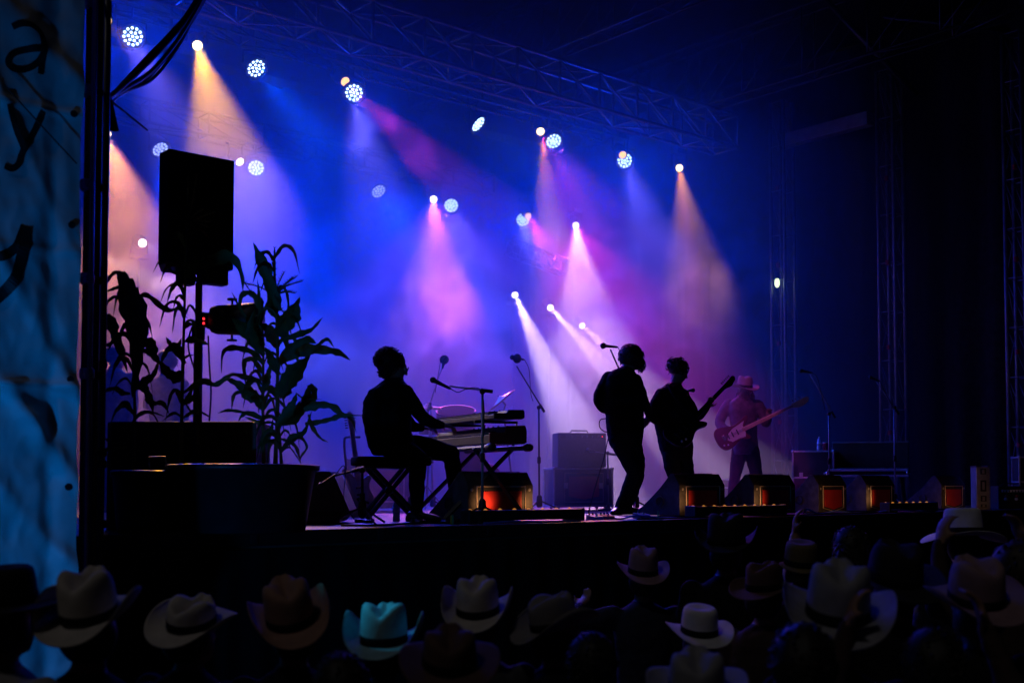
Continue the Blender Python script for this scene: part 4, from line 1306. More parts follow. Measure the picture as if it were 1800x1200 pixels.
RK = thing('rack_unit', f, 'black amplifier rack with a white vent strip and red knobs at the right edge', 'amplifier')
ex, ey = rbox(f, 1, 1, 1, R(-6))
MB().box(f + VZ * .15 + ex * .05, (.5, .35, .29), (ex, ey, VZ)).build('case_body', 'black', RK, bevel=.008)
fo = f - ey * .178 + ex * .05
MB().box(fo + VZ * .235, (.42, .008, .032), (ex, ey, VZ)).build('vent_strip', 'bottle_label', RK, bevel=.003)
for k in range(11):
    MB().box(fo - ey * .005 + VZ * .232 + ex * (-.185 + .037 * k), (.012, .004, .024), (ex, ey, VZ)).build('vent_slot', 'black', RK)
for sx in (-1, 0, 1):
    MB().ball(fo - ey * .012 + VZ * .17 + ex * (.13 * sx - .02), (.032, .02, .016), 8).build('red_knob', 'tape_red', RK, smooth=True)
    MB().lathe(fo + VZ * .13 + ex * (.13 * sx - .03), -ey, [(.02, 0), (.02, .02), (.012, .024)], 12).build('connector', 'alu', RK)
MB().tube([f + VZ * .30 - ex * .14 - ey * .1, f + VZ * .33 - ex * .1 - ey * .1, f + VZ * .33 + ex * .16 - ey * .1, f + VZ * .30 + ex * .2 - ey * .1], .01, 6).build('handle', 'rubber', RK)
f = at(1812, 880, Y=1.3)
f.z = STAGE_Z
road_case('silver railed case cut off by the right edge of the picture', 1816, 15.6, .42, .4, .62, R(-10), m='gear', lid=.3)

# ------------------------------------------------------------------ cables, pedals and tape on the lip
def floor_cable(label, pts, r=.007, m='rubber'):
    w = []
    for (px, Y, z) in pts:
        q = at(px, 900, Y=Y)
        w.append((q.x, Y, STAGE_Z + r + z))
    o = MB().tube(spline(w, 6), r, 6).build('floor_cable', m, loc=w[0], smooth=True)
    return tag(o, label, 'cable')


floor_cable('blue cable snaking over the pedals at the lip', [(1030, .18, 0), (1060, .1, .02), (1090, .2, .0), (1120, .08, .03), (1160, .16, 0), (1190, .12, 0)], .008, 'blue_cable')
floor_cable('black cable along the lip in front of the bench', [(600, .35, 0), (660, .2, 0), (740, .12, .01), (800, .2, 0), (830, .1, 0)], .009)
floor_cable('blue cable along the lip under the leftmost bar', [(850, .04, 0), (900, .03, .01), (960, .06, 0), (1020, .05, 0)], .008, 'blue_cable')
floor_cable('thick cable looping beside the narrow monitor', [(1412, .3, .0), (1420, .12, .05), (1440, .08, 0), (1470, .16, .02), (1500, .1, 0)], .01, 'blue_cable')
floor_cable('black cable running along the lip before the middle monitors', [(1120, .08, 0), (1190, .05, .0), (1280, .04, .01), (1380, .06, 0), (1460, .04, 0), (1560, .06, 0)], .008)
floor_cable('cable coiled in front of the last two monitors', [(1545, .2, 0), (1580, .06, .03), (1620, .05, 0), (1660, .12, .02), (1700, .06, 0)], .009, 'blue_cable')
rnd = random.Random(9)
for k, (px, Y, w, dp, h, lab) in enumerate(((1046, .32, .13, .1, .05, 'small effects pedal at the left of the pedal row by the guitarist'), (1066, .34, .12, .1, .05, 'small effects pedal, second in the row by the guitarist'), (1128, .36, .14, .1, .055, 'small effects pedal just right of the guitarist\'s shoes'))):
    q = at(px, 900, Y=Y)
    q.z = STAGE_Z
    T = thing('effects_pedal', q, lab, 'effects pedal', 'effects pedals at the guitarist\'s feet')
    MB().prism([(-dp / 2, 0), (dp / 2, 0), (dp / 2, h), (-dp / 2, h * .6)], q - VX * w / 2, VY, VZ, VX, w).build('case', ['alu', 'tape_red', 'alu_dull'][k], T, bevel=.004)
    for j in range(3):
        MB().lathe(q + VX * (-.04 + .04 * j) + VY * .03 + VZ * h * .93, VZ, [(.009, 0), (.008, .016)], 8).build('knob', 'black', T)
    MB().lathe(q - VY * .02 + VZ * h * .72, VZ, [(.012, 0), (.012, .014), (.006, .018)], 10).build('foot_switch', 'chrome', T)
for (px, py, m, lab) in ((1157, 908, 'tape_green', 'green tape mark standing at the lip before the guitarists'), (796, 912, 'tape_green', 'green tape mark on the lip by the leftmost monitor'), (793, 914, 'tape_yellow', 'yellow tape mark on the lip by the leftmost monitor')):
    q = at(px, py, Y=.05)
    o = MB().box((q.x, .05, STAGE_Z + .04), (.012, .006, .075)).build('tape_mark', m, loc=(q.x, .05, STAGE_Z))
    tag(o, lab, 'tape')
# guitar lead hanging from the long haired guitarist
w = [at(a, b, d=12.1) for a, b in ((1066, 735), (1055, 738), (1054, 750), (1062, 758), (1071, 760), (1068, 775), (1060, 810), (1045, 860), (1034, 902))]
o = MB().tube(spline([tuple(v) for v in w], 5), .006, 6).build('guitar_lead', 'rubber', loc=w[0], smooth=True)
tag(o, 'guitar lead looping from the long haired guitarist\'s hip down to the pedals', 'cable')

# ------------------------------------------------------------------ people: one continuous skin per body
class Body:
    """limbs and masses are gathered as closed lofts, then fused into one surface"""

    def __init__(self):
        self.mb = MB()
        self.ids = []

    def _mark(self, mid):
        self.ids += [mid] * (len(self.mb.f) - len(self.ids))

    def limb(self, pts, radii, mid, n=12):
        q = [Vector(p) for p in pts]
        if len(q) > 2:
            s = spline([tuple(p) for p in q], 4)
            rr = spline([(r, 0, 0) for r in radii], 4)
            rr = [max(.004, v.x) for v in rr]
        else:
            s, rr = q, list(radii)
        self.mb.tube(s, rr, n)
        self.mb.ball(s[0], rr[0] * .985, 6)
        self.mb.ball(s[-1], rr[-1] * .985, 6)
        self._mark(mid)

    def loft(self, rings, mid, n=20):
        """rings: (centre, ex*halfwidth, ey*halfdepth)"""
        vs, fs = [], []
        for (c, a, b) in rings:
            for k in range(n):
                w = 2 * PI * k / n
                cw, sw = math.cos(w), math.sin(w)
                vs.append(Vector(c) + a * (abs(cw) ** .85 * (1 if cw > 0 else -1)) + b * (abs(sw) ** .85 * (1 if sw > 0 else -1)))
        m = len(rings)
        for i in range(m - 1):
            for k in range(n):
                k2 = (k + 1) % n
                fs.append((i * n + k, i * n + k2, (i + 1) * n + k2, (i + 1) * n + k))
        fs.append(tuple(range(n - 1, -1, -1)))
        fs.append(tuple(range((m - 1) * n, m * n)))
        self.mb.add(vs, fs)
        self._mark(mid)

    def ball(self, c, r, mid, ax=None, n=9):
        self.mb.ball(c, r, n, ax)
        self._mark(mid)

    def head(self, c, fwd, up, mid_skin, mid_eye, s=1.0):
        fwd = Vector(fwd).normalized()
        up = (Vector(up) - fwd * Vector(up).dot(fwd)).normalized()
        rt = fwd.cross(up)
        ax = (rt, fwd, up)
        c = Vector(c)
        self.ball(c + up * .02 * s - fwd * .012 * s, (.075 * s, .094 * s, .1 * s), mid_skin, ax)
        self.ball(c - up * .045 * s + fwd * .03 * s, (.058 * s, .062 * s, .075 * s), mid_skin, ax)
        self.ball(c - up * .098 * s + fwd * .062 * s, (.028 * s, .024 * s, .022 * s), mid_skin, ax)
        self.limb([c + up * .012 * s + fwd * .085 * s, c - up * .032 * s + fwd * .112 * s], [.009 * s, .015 * s], mid_skin, 8)
        self.ball(c - up * .066 * s + fwd * .088 * s, (.026 * s, .012 * s, .011 * s), mid_skin, ax, 6)
        self.ball(c + up * .022 * s + fwd * .082 * s, (.05 * s, .014 * s, .012 * s), mid_skin, ax, 6)
        for k in (-1, 1):
            self.ball(c + rt * .076 * s * k - up * .012 * s - fwd * .008 * s, (.012 * s, .022 * s, .034 * s), mid_skin, ax, 6)
            self.ball(c + rt * .031 * s * k + up * .002 * s + fwd * .083 * s, .0125 * s, mid_eye, ax, 6)
        return ax

    def hand(self, wrist, out, palm_n, mid, curl=.6, s=1.0, thumb=1):
        """palm, four unequal bent fingers and a thumb leaving the side of the palm"""
        out = Vector(out).normalized()
        palm_n = (Vector(palm_n) - out * Vector(palm_n).dot(out)).normalized()
        sd = palm_n.cross(out)
        w = Vector(wrist)
        self.loft([(w, sd * .026 * s, palm_n * .018 * s), (w + out * .04 * s, sd * .038 * s, palm_n * .017 * s), (w + out * .09 * s, sd * .041 * s, palm_n * .014 * s)], mid, 12)
        for k, L in ((-1.5, .066), (-.5, .078), (.5, .083), (1.5, .075)):
            b = w + out * .085 * s + sd * (.0205 * k * s)
            a1 = curl * .6
            d1 = out * math.cos(a1) + palm_n * math.sin(a1)
            a2 = curl * 1.6
            d2 = out * math.cos(a2) + palm_n * math.sin(a2)
            a3 = curl * 2.3
            d3 = out * math.cos(a3) + palm_n * math.sin(a3)
            p1 = b + d1 * L * .45 * s
            p2 = p1 + d2 * L * .32 * s
            p3 = p2 + d3 * L * .26 * s
            self.limb([b, p1, p2, p3], [.0098 * s, .0092 * s, .0085 * s, .0075 * s], mid, 8)
        b = w + out * .03 * s + sd * (.03 * thumb * s)
        p1 = b + (out * .6 + sd * thumb * .7 + palm_n * .3).normalized() * .042 * s
        p2 = p1 + (out * .85 + sd * thumb * .2 + palm_n * .5).normalized() * .034 * s
        self.limb([b, p1, p2], [.013 * s, .011 * s, .0085 * s], mid, 8)

    def shoe(self, ankle, toe, mid, zf):
        a, t = Vector(ankle), Vector(toe)
        d = Vector((t.x - a.x, t.y - a.y, 0))
        L = max(d.length, .12)
        d.normalize()
        s = Vector((-d.y, d.x, 0))
        heel = Vector((a.x, a.y, zf)) - d * .06
        self.loft([(heel + VZ * .004, s * .034, d * .045), (heel + VZ * .05, s * .036, d * .045), (heel + VZ * .09 + d * .03, s * .04, d * .05)], mid, 12)
        q = [heel + VZ * .042, heel + d * .1 + VZ * .045, heel + d * .2 + VZ * .036, heel + d * .265 + VZ * .026]
        for (p, r, h) in zip(q, (.036, .04, .046, .034), (.04, .042, .034, .024)):
            pass
        vs = [(p, VZ * h, s * r) for (p, r, h) in zip(q, (.036, .04, .046, .03), (.041, .043, .034, .022))]
        self.loft(vs, mid, 14)

    def build(self, parent, mats, voxel=.011, name='body', smooth_it=4):
        org = root_loc(parent)
        me = bpy.data.meshes.new('tmp')
        me.from_pydata([p - org for p in self.mb.v], [], self.mb.f)
        bm = bmesh.new()
        bm.from_mesh(me)
        bmesh.ops.recalc_face_normals(bm, faces=bm.faces)
        bm.to_mesh(me)
        bm.free()
        src = BVHTree.FromPolygons([p - org for p in self.mb.v], self.mb.f)
        t = bpy.data.objects.new('tmp', me)
        COL.objects.link(t)
        rm = t.modifiers.new('r', 'REMESH')
        rm.mode = 'VOXEL'
        rm.voxel_size = voxel
        sm = t.modifiers.new('s', 'SMOOTH')
        sm.factor = .5
        sm.iterations = smooth_it
        dg = bpy.context.evaluated_depsgraph_get()
        out = bpy.data.meshes.new_from_object(t.evaluated_get(dg))
        bpy.data.objects.remove(t)
        bpy.data.meshes.remove(me)
        out.name = name
        out.materials.clear()
        for m in mats:
            out.materials.append(M[m] if isinstance(m, str) else m)
        # cloth creases: displace along normals a little where the cloth is
        for p in out.polygons:
            loc, nor, idx, dist = src.find_nearest(p.center)
            p.material_index = self.ids[idx] if idx is not None else 0
            p.use_smooth = True
        cloth = [False] * len(out.vertices)
        for p in out.polygons:
            if mats[p.material_index] in ('shirt_dark', 'jeans_dark', 'jeans', 'bass_shirt', 'white_shirt') or not isinstance(mats[p.material_index], str):
                for v in p.vertices:
                    cloth[v] = True
        nrm = [v.normal.copy() for v in out.vertices]
        for v in out.vertices:
            if cloth[v.index]:
                w = v.co + org
                v.co += nrm[v.index] * (.006 * noise.noise((w.x * 9, w.y * 9, w.z * 14)) + .004 * noise.noise((w.x * 22, w.y * 22, w.z * 30)))
        o = bpy.data.objects.new(name, out)
        COL.objects.link(o)
        o.parent = parent
        return o


def hair_mop(parent, c, r, ax, m, seed, amp=.16, freq=14, strands=90, slen=.05, name='hair', droop=0.0):
    """lumpy mop with loose curved locks along its surface"""
    rnd = random.Random(seed)
    mb = MB()
    mb.ball(c, r, 22, ax)
    c = Vector(c)
    for i, v in enumerate(mb.v):
        k = 1 + amp * noise.noise((v * freq) + Vector((seed, 0, 0))) + amp * .5 * noise.noise((v * freq * 2.3) + Vector((0, seed, 0)))
        mb.v[i] = c + (v - c) * k
    ex, ey, ez = ax
    for k in range(strands):
        w = rnd.uniform(0, 2 * PI)
        z = rnd.uniform(-.75, 1)
        rr = math.sqrt(max(0, 1 - z * z))
        n = ex * (rr * math.cos(w)) + ey * (rr * math.sin(w)) + ez * z
        p = c + ex * (r[0] * rr * math.cos(w)) + ey * (r[1] * rr * math.sin(w)) + ez * (r[2] * z)
        t = n.orthogonal().normalized()
        t = (t * math.cos(w * 3) + n.cross(t) * math.sin(w * 3)).normalized()
        L = slen * rnd.uniform(.6, 1.3)
        pts = [p - n * .012, p + n * L * .35 + t * L * .2 - VZ * droop * L * .4, p + n * L * .45 + t * L * .7 - VZ * droop * L, p + n * L * .25 + t * L - VZ * droop * L * 1.8]
        mb.tube(pts, [.007, .006, .0045, .0015], 5)
    return mb.build(name, m, parent, smooth=True)


def hat(parent, c, fwd, up, m_felt, m_band, brim=.105, crown=.125, curl=.075, crease=.032, s=1.0, felt_round=False, droop=.012, name='hat'):
    """western hat: creased crown (the hat), with brim and band as its pieces; c is the middle of the sweatband"""
    fwd = Vector(fwd).normalized()
    up = (Vector(up) - fwd * Vector(up).dot(fwd)).normalized()
    rt = fwd.cross(up)
    c = Vector(c)
    N = 56
    A, B = .082 * s, .1 * s

    def P(x, y, z):
        return c + rt * x + fwd * y + up * z
    vs, fs = [], []
    rows = [(1.0, 0), (1.005, .12), (.99, .35), (.965, .6), (.935, .8), (.89, .92), (.80, .985), (.66, 1.0), (.48, 1.0), (.3, 1.0), (.14, 1.0), (.02, 1.0)]
    for (k, h) in rows:
        for i in range(N):
            w = 2 * PI * i / N
            x, y = A * k * math.cos(w), B * k * math.sin(w)
            z = crown * s * h
            top = max(0, (h - .55) / .45)
            if not felt_round:
                z -= top * crease * s * math.exp(-(x / (.027 * s)) ** 2) * (1 if abs(y) < .075 * s else .6)
                # front pinch
                for sg in (-1, 1):
                    z -= top * crease * .9 * s * math.exp(-((x - sg * .05 * s) / (.024 * s)) ** 2 - ((y - .055 * s) / (.04 * s)) ** 2)
                z += top * .012 * s * (y / B)
                if y > 0 and h > .3:
                    x *= 1 - .22 * top * (y / B)
            else:
                z -= top * .012 * s * math.exp(-((x / (.05 * s)) ** 2 + (y / (.06 * s)) ** 2))
            vs.append(P(x, y, z))
    for j in range(len(rows) - 1):
        for i in range(N):
            i2 = (i + 1) % N
            fs.append((j * N + i, j * N + i2, (j + 1) * N + i2, (j + 1) * N + i))
    fs.append(tuple((len(rows) - 1) * N + i for i in range(N)))
    H = MB().add(vs, fs).build(name, m_felt, parent, smooth=True, rec=False, solid=-.003)
    vs, fs = [], []
    K = 9
    for j in range(K + 1):
        t = j / K
        for i in range(N):
            w = 2 * PI * i / N
            cx, cy = math.cos(w), math.sin(w)
            wd = brim * s * (1.0 + .06 * abs(cy))
            side = abs(cx) ** 2.2
            r_out = wd * t
            z = curl * s * side * t ** 1.7 * (1.0 + .15 * cy) - droop * s * t * (1 - side)
            pull = 1 - .34 * side * t ** 1.6 * min(1.3, curl / .075)
            x = (A + r_out * pull) * cx
            y = (B + r_out) * cy
            vs.append(P(x, y, z + .004 * s * (1 - t)))
    # rolled edge
    for i in range(N):
        q = vs[K * N + i]
        vs.append(q - up * .004)
    for j in range(K + 1):
        for i in range(N):
            i2 = (i + 1) % N
            fs.append((j * N + i, (j + 1) * N + i, (j + 1) * N + i2, j * N + i2))
    MB().add(vs, fs).build('brim', m_felt, H, smooth=True, rec=False, solid=.0035)
    vs, fs = [], []
    for (k, z) in ((1.02, .003), (1.055, .006), (1.05, .034), (1.02, .036)):
        for i in range(N):
            w = 2 * PI * i / N
            vs.append(P(A * k * math.cos(w), B * k * math.sin(w), z * s))
    for j in range(3):
        for i in range(N):
            i2 = (i + 1) % N
            fs.append((j * N + i, j * N + i2, (j + 1) * N + i2, (j + 1) * N + i))
    MB().add(vs, fs).build('hat_band', m_band, H, smooth=True, rec=False)
    return H


def PX(D):
    return lambda x, y, o=0.0: at(x, y, d=D + o)


# ---- keyboard player, seated, in profile to the right
D1 = 10.0
q = PX(D1)
u = D1 / FPX
kf_ = kside.copy()                       # faces the keyboards
kr_ = kf_.cross(VZ)                      # body right
P1 = thing('person', floor_at(700, D1), 'person in black seated on the bench playing the keyboards', 'person')
B = Body()
B.loft([(q(696, 800), hr * 40 * u, hf * .15), (q(690, 785), hr * 43 * u, hf * .17), (q(683, 762), hr * 41 * u, hf * .165), (q(680, 735), hr * 43 * u, hf * .175), (q(682, 708), hr * 44 * u, hf * .19), (q(687, 688), hr * 39 * u, hf * .2), (q(690, 676), hr * 26 * u, hf * .15), (q(692, 666), hr * 14 * u, hf * .07)], 1)
B.limb([q(692, 672), q(695, 655)], [.062, .056], 0)
hx_ = B.head(q(694, 643), (kf_ * .95 - VZ * .28 - hf * .15), VZ, 0, 4, 1.03)
# near (right) arm toward the lower keys, far arm behind
B.limb([q(712, 690, -.1), q(728, 712, -.12), q(744, 734, -.12), q(762, 743, -.08), q(775, 746, -.04)], [.075, .064, .056, .047, .036], 1)
B.hand(q(774, 746, -.04), (hr * .9 + hf * .5 - VZ * .15), -VZ, 0, .45, 1.0, -1)
B.limb([q(690, 692, .2), q(708, 725, .24), q(724, 748, .26), q(740, 752, .26)], [.07, .06, .05, .036], 1)
B.hand(q(740, 752, .26), (hr * .9 + hf * .4), -VZ, 0, .5, 1.0, 1)
B.limb([q(694, 790, -.06), q(722, 800, -.1), q(737, 806, -.1)], [.11, .1, .078], 2)
B.limb([q(735, 808, -.1), q(733, 850, -.08), q(734, 893, -.06)], [.078, .068, .05], 2)
B.limb([q(702, 786, .12), q(750, 788, .14), q(793, 797, .16)], [.115, .1, .075], 2)
B.limb([q(793, 797, .16), q(799, 845, .18), q(803, 886, .2)], [.075, .066, .05], 2)
B.shoe(q(734, 896, -.06), q(770, 900, -.1), 3, STAGE_Z)
B.shoe(q(803, 890, .2), q(838, 900, .2), 3, STAGE_Z)
B.build(P1, ('skin', 'shirt_dark', 'jeans_dark', 'shoe', 'eye'), .010)
hair_mop(P1, q(689, 638) - kf_ * .03 + VZ * .015, (.118, .118, .112), hx_, 'hair', 3, .1, 22, 220, .026)
hair_mop(P1, q(680, 652) + VZ * .0, (.075, .07, .075), hx_, 'hair', 5, .14, 22, 90, .025)
gl = q(711, 651)
fr_ = MB()
for s_ in (-1, 1):
    fr_.lathe(q(694, 643) + hx_[1] * .108 + hx_[0] * .033 * s_ + hx_[2] * .0, hx_[1], [(.024, -.002), (.027, 0), (.024, .002)], 14)
    fr_.tube([q(694, 643) + hx_[1] * .105 + hx_[0] * .062 * s_, q(694, 643) + hx_[0] * .085 * s_ + hx_[1] * .0], .0025, 5)
fr_.build('glasses', 'black', P1)

# ---- long haired guitarist, seen from behind, head bowed
D2 = 12.2
q = PX(D2)
u = D2 / FPX
P2 = thing('person', floor_at(1097, D2), 'black clad long haired guitarist standing with bowed head, seen from behind', 'person')
gfw = (hf * .75 + hr * .6).normalized()
gr = gfw.cross(VZ)
B = Body()
B.loft([(q(1101, 788), hr * 27 * u, hf * .13), (q(1099, 772), hr * 31 * u, hf * .15), (q(1099, 752), hr * 33 * u, hf * .145), (q(1098, 728), hr * 34 * u, hf * .15), (q(1096, 700), hr * 35 * u, hf * .155), (q(1094, 678), hr * 34 * u, hf * .16), (q(1093, 662), hr * 29 * u, hf * .14), (q(1095, 651), hr * 19 * u, hf * .1), (q(1099, 645), hr * 10 * u, hf * .06)], 1)
B.limb([q(1098, 655), q(1105, 640)], [.064, .058], 0)
hx_ = B.head(q(1110, 630), (gfw * .8 + hr * .25 - VZ * .5), VZ, 0, 4, 1.05)
B.limb([q(1070, 664), q(1058, 685), q(1052, 704), q(1062, 718, .12), q(1080, 728, .24)], [.072, .064, .056, .05, .036], 1)
B.hand(q(1080, 728, .24), (hr * .8 + hf * .5 - VZ * .3), (hr * .3 - VZ), 0, .7, 1.0, 1)
B.limb([q(1117, 668), q(1126, 690), q(1133, 710), q(1139, 722, .14), q(1143, 735, .22)], [.068, .06, .053, .046, .036], 1)
B.hand(q(1141, 736, .18), (-hr * .5 - VZ * .5 + hf * .4), hf, 0, .6, 1.0, 1)
B.limb([q(1090, 778, -.04), q(1104, 806, -.04), q(1114, 830, -.03)], [.1, .088, .07], 2)
B.limb([q(1114, 830, -.03), q(1102, 862, .02), q(1088, 893, .05)], [.07, .064, .05], 2)
B.limb([q(1110, 776, .05), q(1119, 806, .08), q(1122, 834, .12)], [.098, .086, .068], 2)
B.limb([q(1122, 834, .12), q(1112, 866, .18), q(1100, 893, .2)], [.068, .062, .05], 2)
B.shoe(q(1088, 893, .05), q(1078, 900, -.12), 3, STAGE_Z)
B.shoe(q(1101, 893, .2), q(1130, 898, .3), 3, STAGE_Z)
B.build(P2, ('skin', 'shirt_dark', 'jeans_dark', 'shoe', 'eye'), .010)
hair_mop(P2, q(1109, 625), (.125, .125, .118), hx_, 'hair', 8, .05, 9, 200, .022, droop=.4)
hair_mop(P2, q(1120, 637), (.07, .085, .07), hx_, 'hair', 9, .08, 12, 110, .026, droop=.6)
guitar('dark electric guitar held by the long haired guitarist, mostly hidden by the body', q(1104, 748, .26), (hf * .85 + VZ * .3 - hr * .1), gfw, ('guitar_black', 'guitar_black', 'guitar_black'))

# ---- second guitarist, profile to the right, guitar neck rising to the right
D3 = 13.0
q = PX(D3)
u = D3 / FPX
P3 = thing('person', floor_at(1190, D3), 'black clad guitarist looking down to the right with the guitar neck raised', 'person')
gfw = (hr * .93 + hf * .37).normalized()
B = Body()
B.loft([(q(1192, 808), hr * 25 * u, hf * .13), (q(1189, 790), hr * 30 * u, hf * .15), (q(1186, 768), hr * 31 * u, hf * .145), (q(1182, 742), hr * 33 * u, hf * .15), (q(1179, 716), hr * 34 * u, hf * .16), (q(1179, 698), hr * 31 * u, hf * .17), (q(1181, 684), hr * 23 * u, hf * .14), (q(1184, 674), hr * 12 * u, hf * .07)], 1)
B.limb([q(1184, 682), q(1190, 662)], [.062, .056], 0)
hx_ = B.head(q(1194, 651), (gfw * .9 - VZ * .4), VZ, 0, 4, 1.04)
B.limb([q(1162, 694, -.08), q(1151, 714, -.12), q(1147, 732, -.13), q(1164, 740, -.1), q(1196, 742, -.06)], [.074, .066, .058, .05, .036], 1)
B.hand(q(1196, 742, -.06), (hr * .95 + VZ * .05), -VZ * .6 + hf, 0, .6, 1.0, 1)
B.limb([q(1200, 692, .14), q(1214, 714, .14), q(1226, 732, .08), q(1236, 724, .0), q(1243, 716, -.04)], [.066, .058, .05, .044, .034], 1)
B.hand(q(1243, 716, -.02), (hr * .4 + VZ * .8), -hf, 0, 1.0, 1.0, -1)
B.limb([q(1180, 796, -.05), q(1182, 822, -.06), q(1190, 846, -.05)], [.1, .088, .07], 2)
B.limb([q(1190, 846, -.05), q(1184, 872, -.02), q(1178, 890, 0)], [.07, .064, .05], 2)
B.limb([q(1200, 794, .06), q(1206, 822, .08), q(1210, 844, .1)], [.1, .088, .07], 2)
B.limb([q(1210, 844, .1), q(1208, 870, .12), q(1206, 890, .14)], [.07, .064, .05], 2)
B.shoe(q(1178, 892, 0), q(1200, 896, 0), 3, STAGE_Z)
B.shoe(q(1206, 892, .14), q(1232, 896, .16), 3, STAGE_Z)
B.build(P3, ('skin', 'shirt_dark', 'jeans_dark', 'shoe', 'eye'), .010)
hair_mop(P3, q(1193, 644) - gfw * .02, (.108, .112, .098), hx_, 'hair', 12, .1, 14, 150, .035, droop=.2)
gc = q(1205, 752, -.16)
guitar('dark electric guitar with its neck raised to the right on the second guitarist', gc, (q(1290, 664, .12) - gc), (-hf * .9 - hr * .3 + VZ * .2), ('guitar_black', 'guitar_black', 'guitar_black'), sc=1.0)
o = MB().tube(spline([tuple(q(*v)) for v in ((1222, 735, -.2), (1200, 712, -.22), (1182, 690, -.24), (1174, 676, -.12), (1170, 690, .1))], 5), .018, 6).build('guitar_strap', 'cloth_black', loc=gc)
tag(o, 'dark guitar strap over the second guitarist\'s shoulder', 'strap')

# ---- bass player in a hat, facing the crowd
D4 = 16.0
q = PX(D4)
u = D4 / FPX
P4 = thing('person', floor_at(1311, D4), 'bass player in a western shirt and pale hat standing in the violet haze', 'person')
gfw = (-hf * .92 + hr * .38).normalized()
gr = gfw.cross(VZ)
bx2 = (hr * .95 + hf * .3).normalized()
B = Body()
B.loft([(q(1311, 798), bx2 * 23 * u, hf * .12), (q(1311, 785), bx2 * 25 * u, hf * .14), (q(1309, 765), bx2 * 24 * u, hf * .14), (q(1307, 742), bx2 * 26 * u, hf * .15), (q(1306, 720), bx2 * 28 * u, hf * .16), (q(1306, 708), bx2 * 27 * u, hf * .13), (q(1307, 700), bx2 * 18 * u, hf * .1), (q(1308, 695), bx2 * 9 * u, hf * .065)], 1)
B.limb([q(1308, 702), q(1309, 692)], [.062, .058], 0)
hx_ = B.head(q(1310, 688), (gfw - VZ * .3), VZ, 0, 4, 1.08)
B.limb([q(1281, 711), q(1270, 728), q(1265, 744, -.02), q(1273, 752, -.1), q(1283, 754, -.16)], [.078, .072, .064, .056, .038], 1)
B.hand(q(1283, 754, -.16), (hr * .6 - VZ * .7 - hf * .1), hf, 0, .6, 1.05, 1)
B.limb([q(1332, 711), q(1341, 728), q(1346, 744, -.04), q(1350, 738, -.12), q(1351, 732, -.16)], [.076, .068, .058, .048, .036], 1)
B.hand(q(1350, 735, -.15), (VZ * .8 + hr * .1), -hf, 0, 1.0, 1.05, -1)
B.limb([q(1300, 792), q(1295, 820), q(1291, 842)], [.11, .092, .072], 2)
B.limb([q(1291, 842), q(1288, 864), q(1286, 882)], [.072, .068, .052], 2)
B.limb([q(1321, 792), q(1327, 820), q(1331, 842)], [.11, .092, .072], 2)
B.limb([q(1331, 842), q(1334, 864), q(1336, 882)], [.072, .068, .052], 2)
B.shoe(q(1286, 884), q(1280, 890, -.3), 3, STAGE_Z)
B.shoe(q(1336, 884), q(1346, 890, -.3), 3, STAGE_Z)
B.build(P4, ('skin_dark', 'bass_shirt', 'jeans_dark', 'shoe', 'eye'), .011)
M['pale_felt'] = mat('pale_felt', (.3, .2, .22), .85, var=.12, scale=12, bump=.08)
hair_mop(P4, q(1310, 696, -.06), (.075, .06, .075), hx_, 'hair_brown', 21, .15, 16, 60, .03, name='beard', droop=.6)
hair_mop(P4, q(1310, 690, .06), (.1, .07, .1), hx_, 'hair_brown', 22, .12, 14, 60, .05, droop=.8)
hat(P4, q(1309, 681), gfw - VZ * .18, VZ, 'pale_felt', 'cloth_black', .09, .14, .045, .03, 1.12)
gc = q(1289, 763, -.24)
guitar('maroon electric bass with a pale neck slung on the bass player', gc, (q(1398, 711, -.35) - gc), -hf + VZ * .15, ('sunburst', 'pickguard', 'wood'), bass=True, sc=1.0)

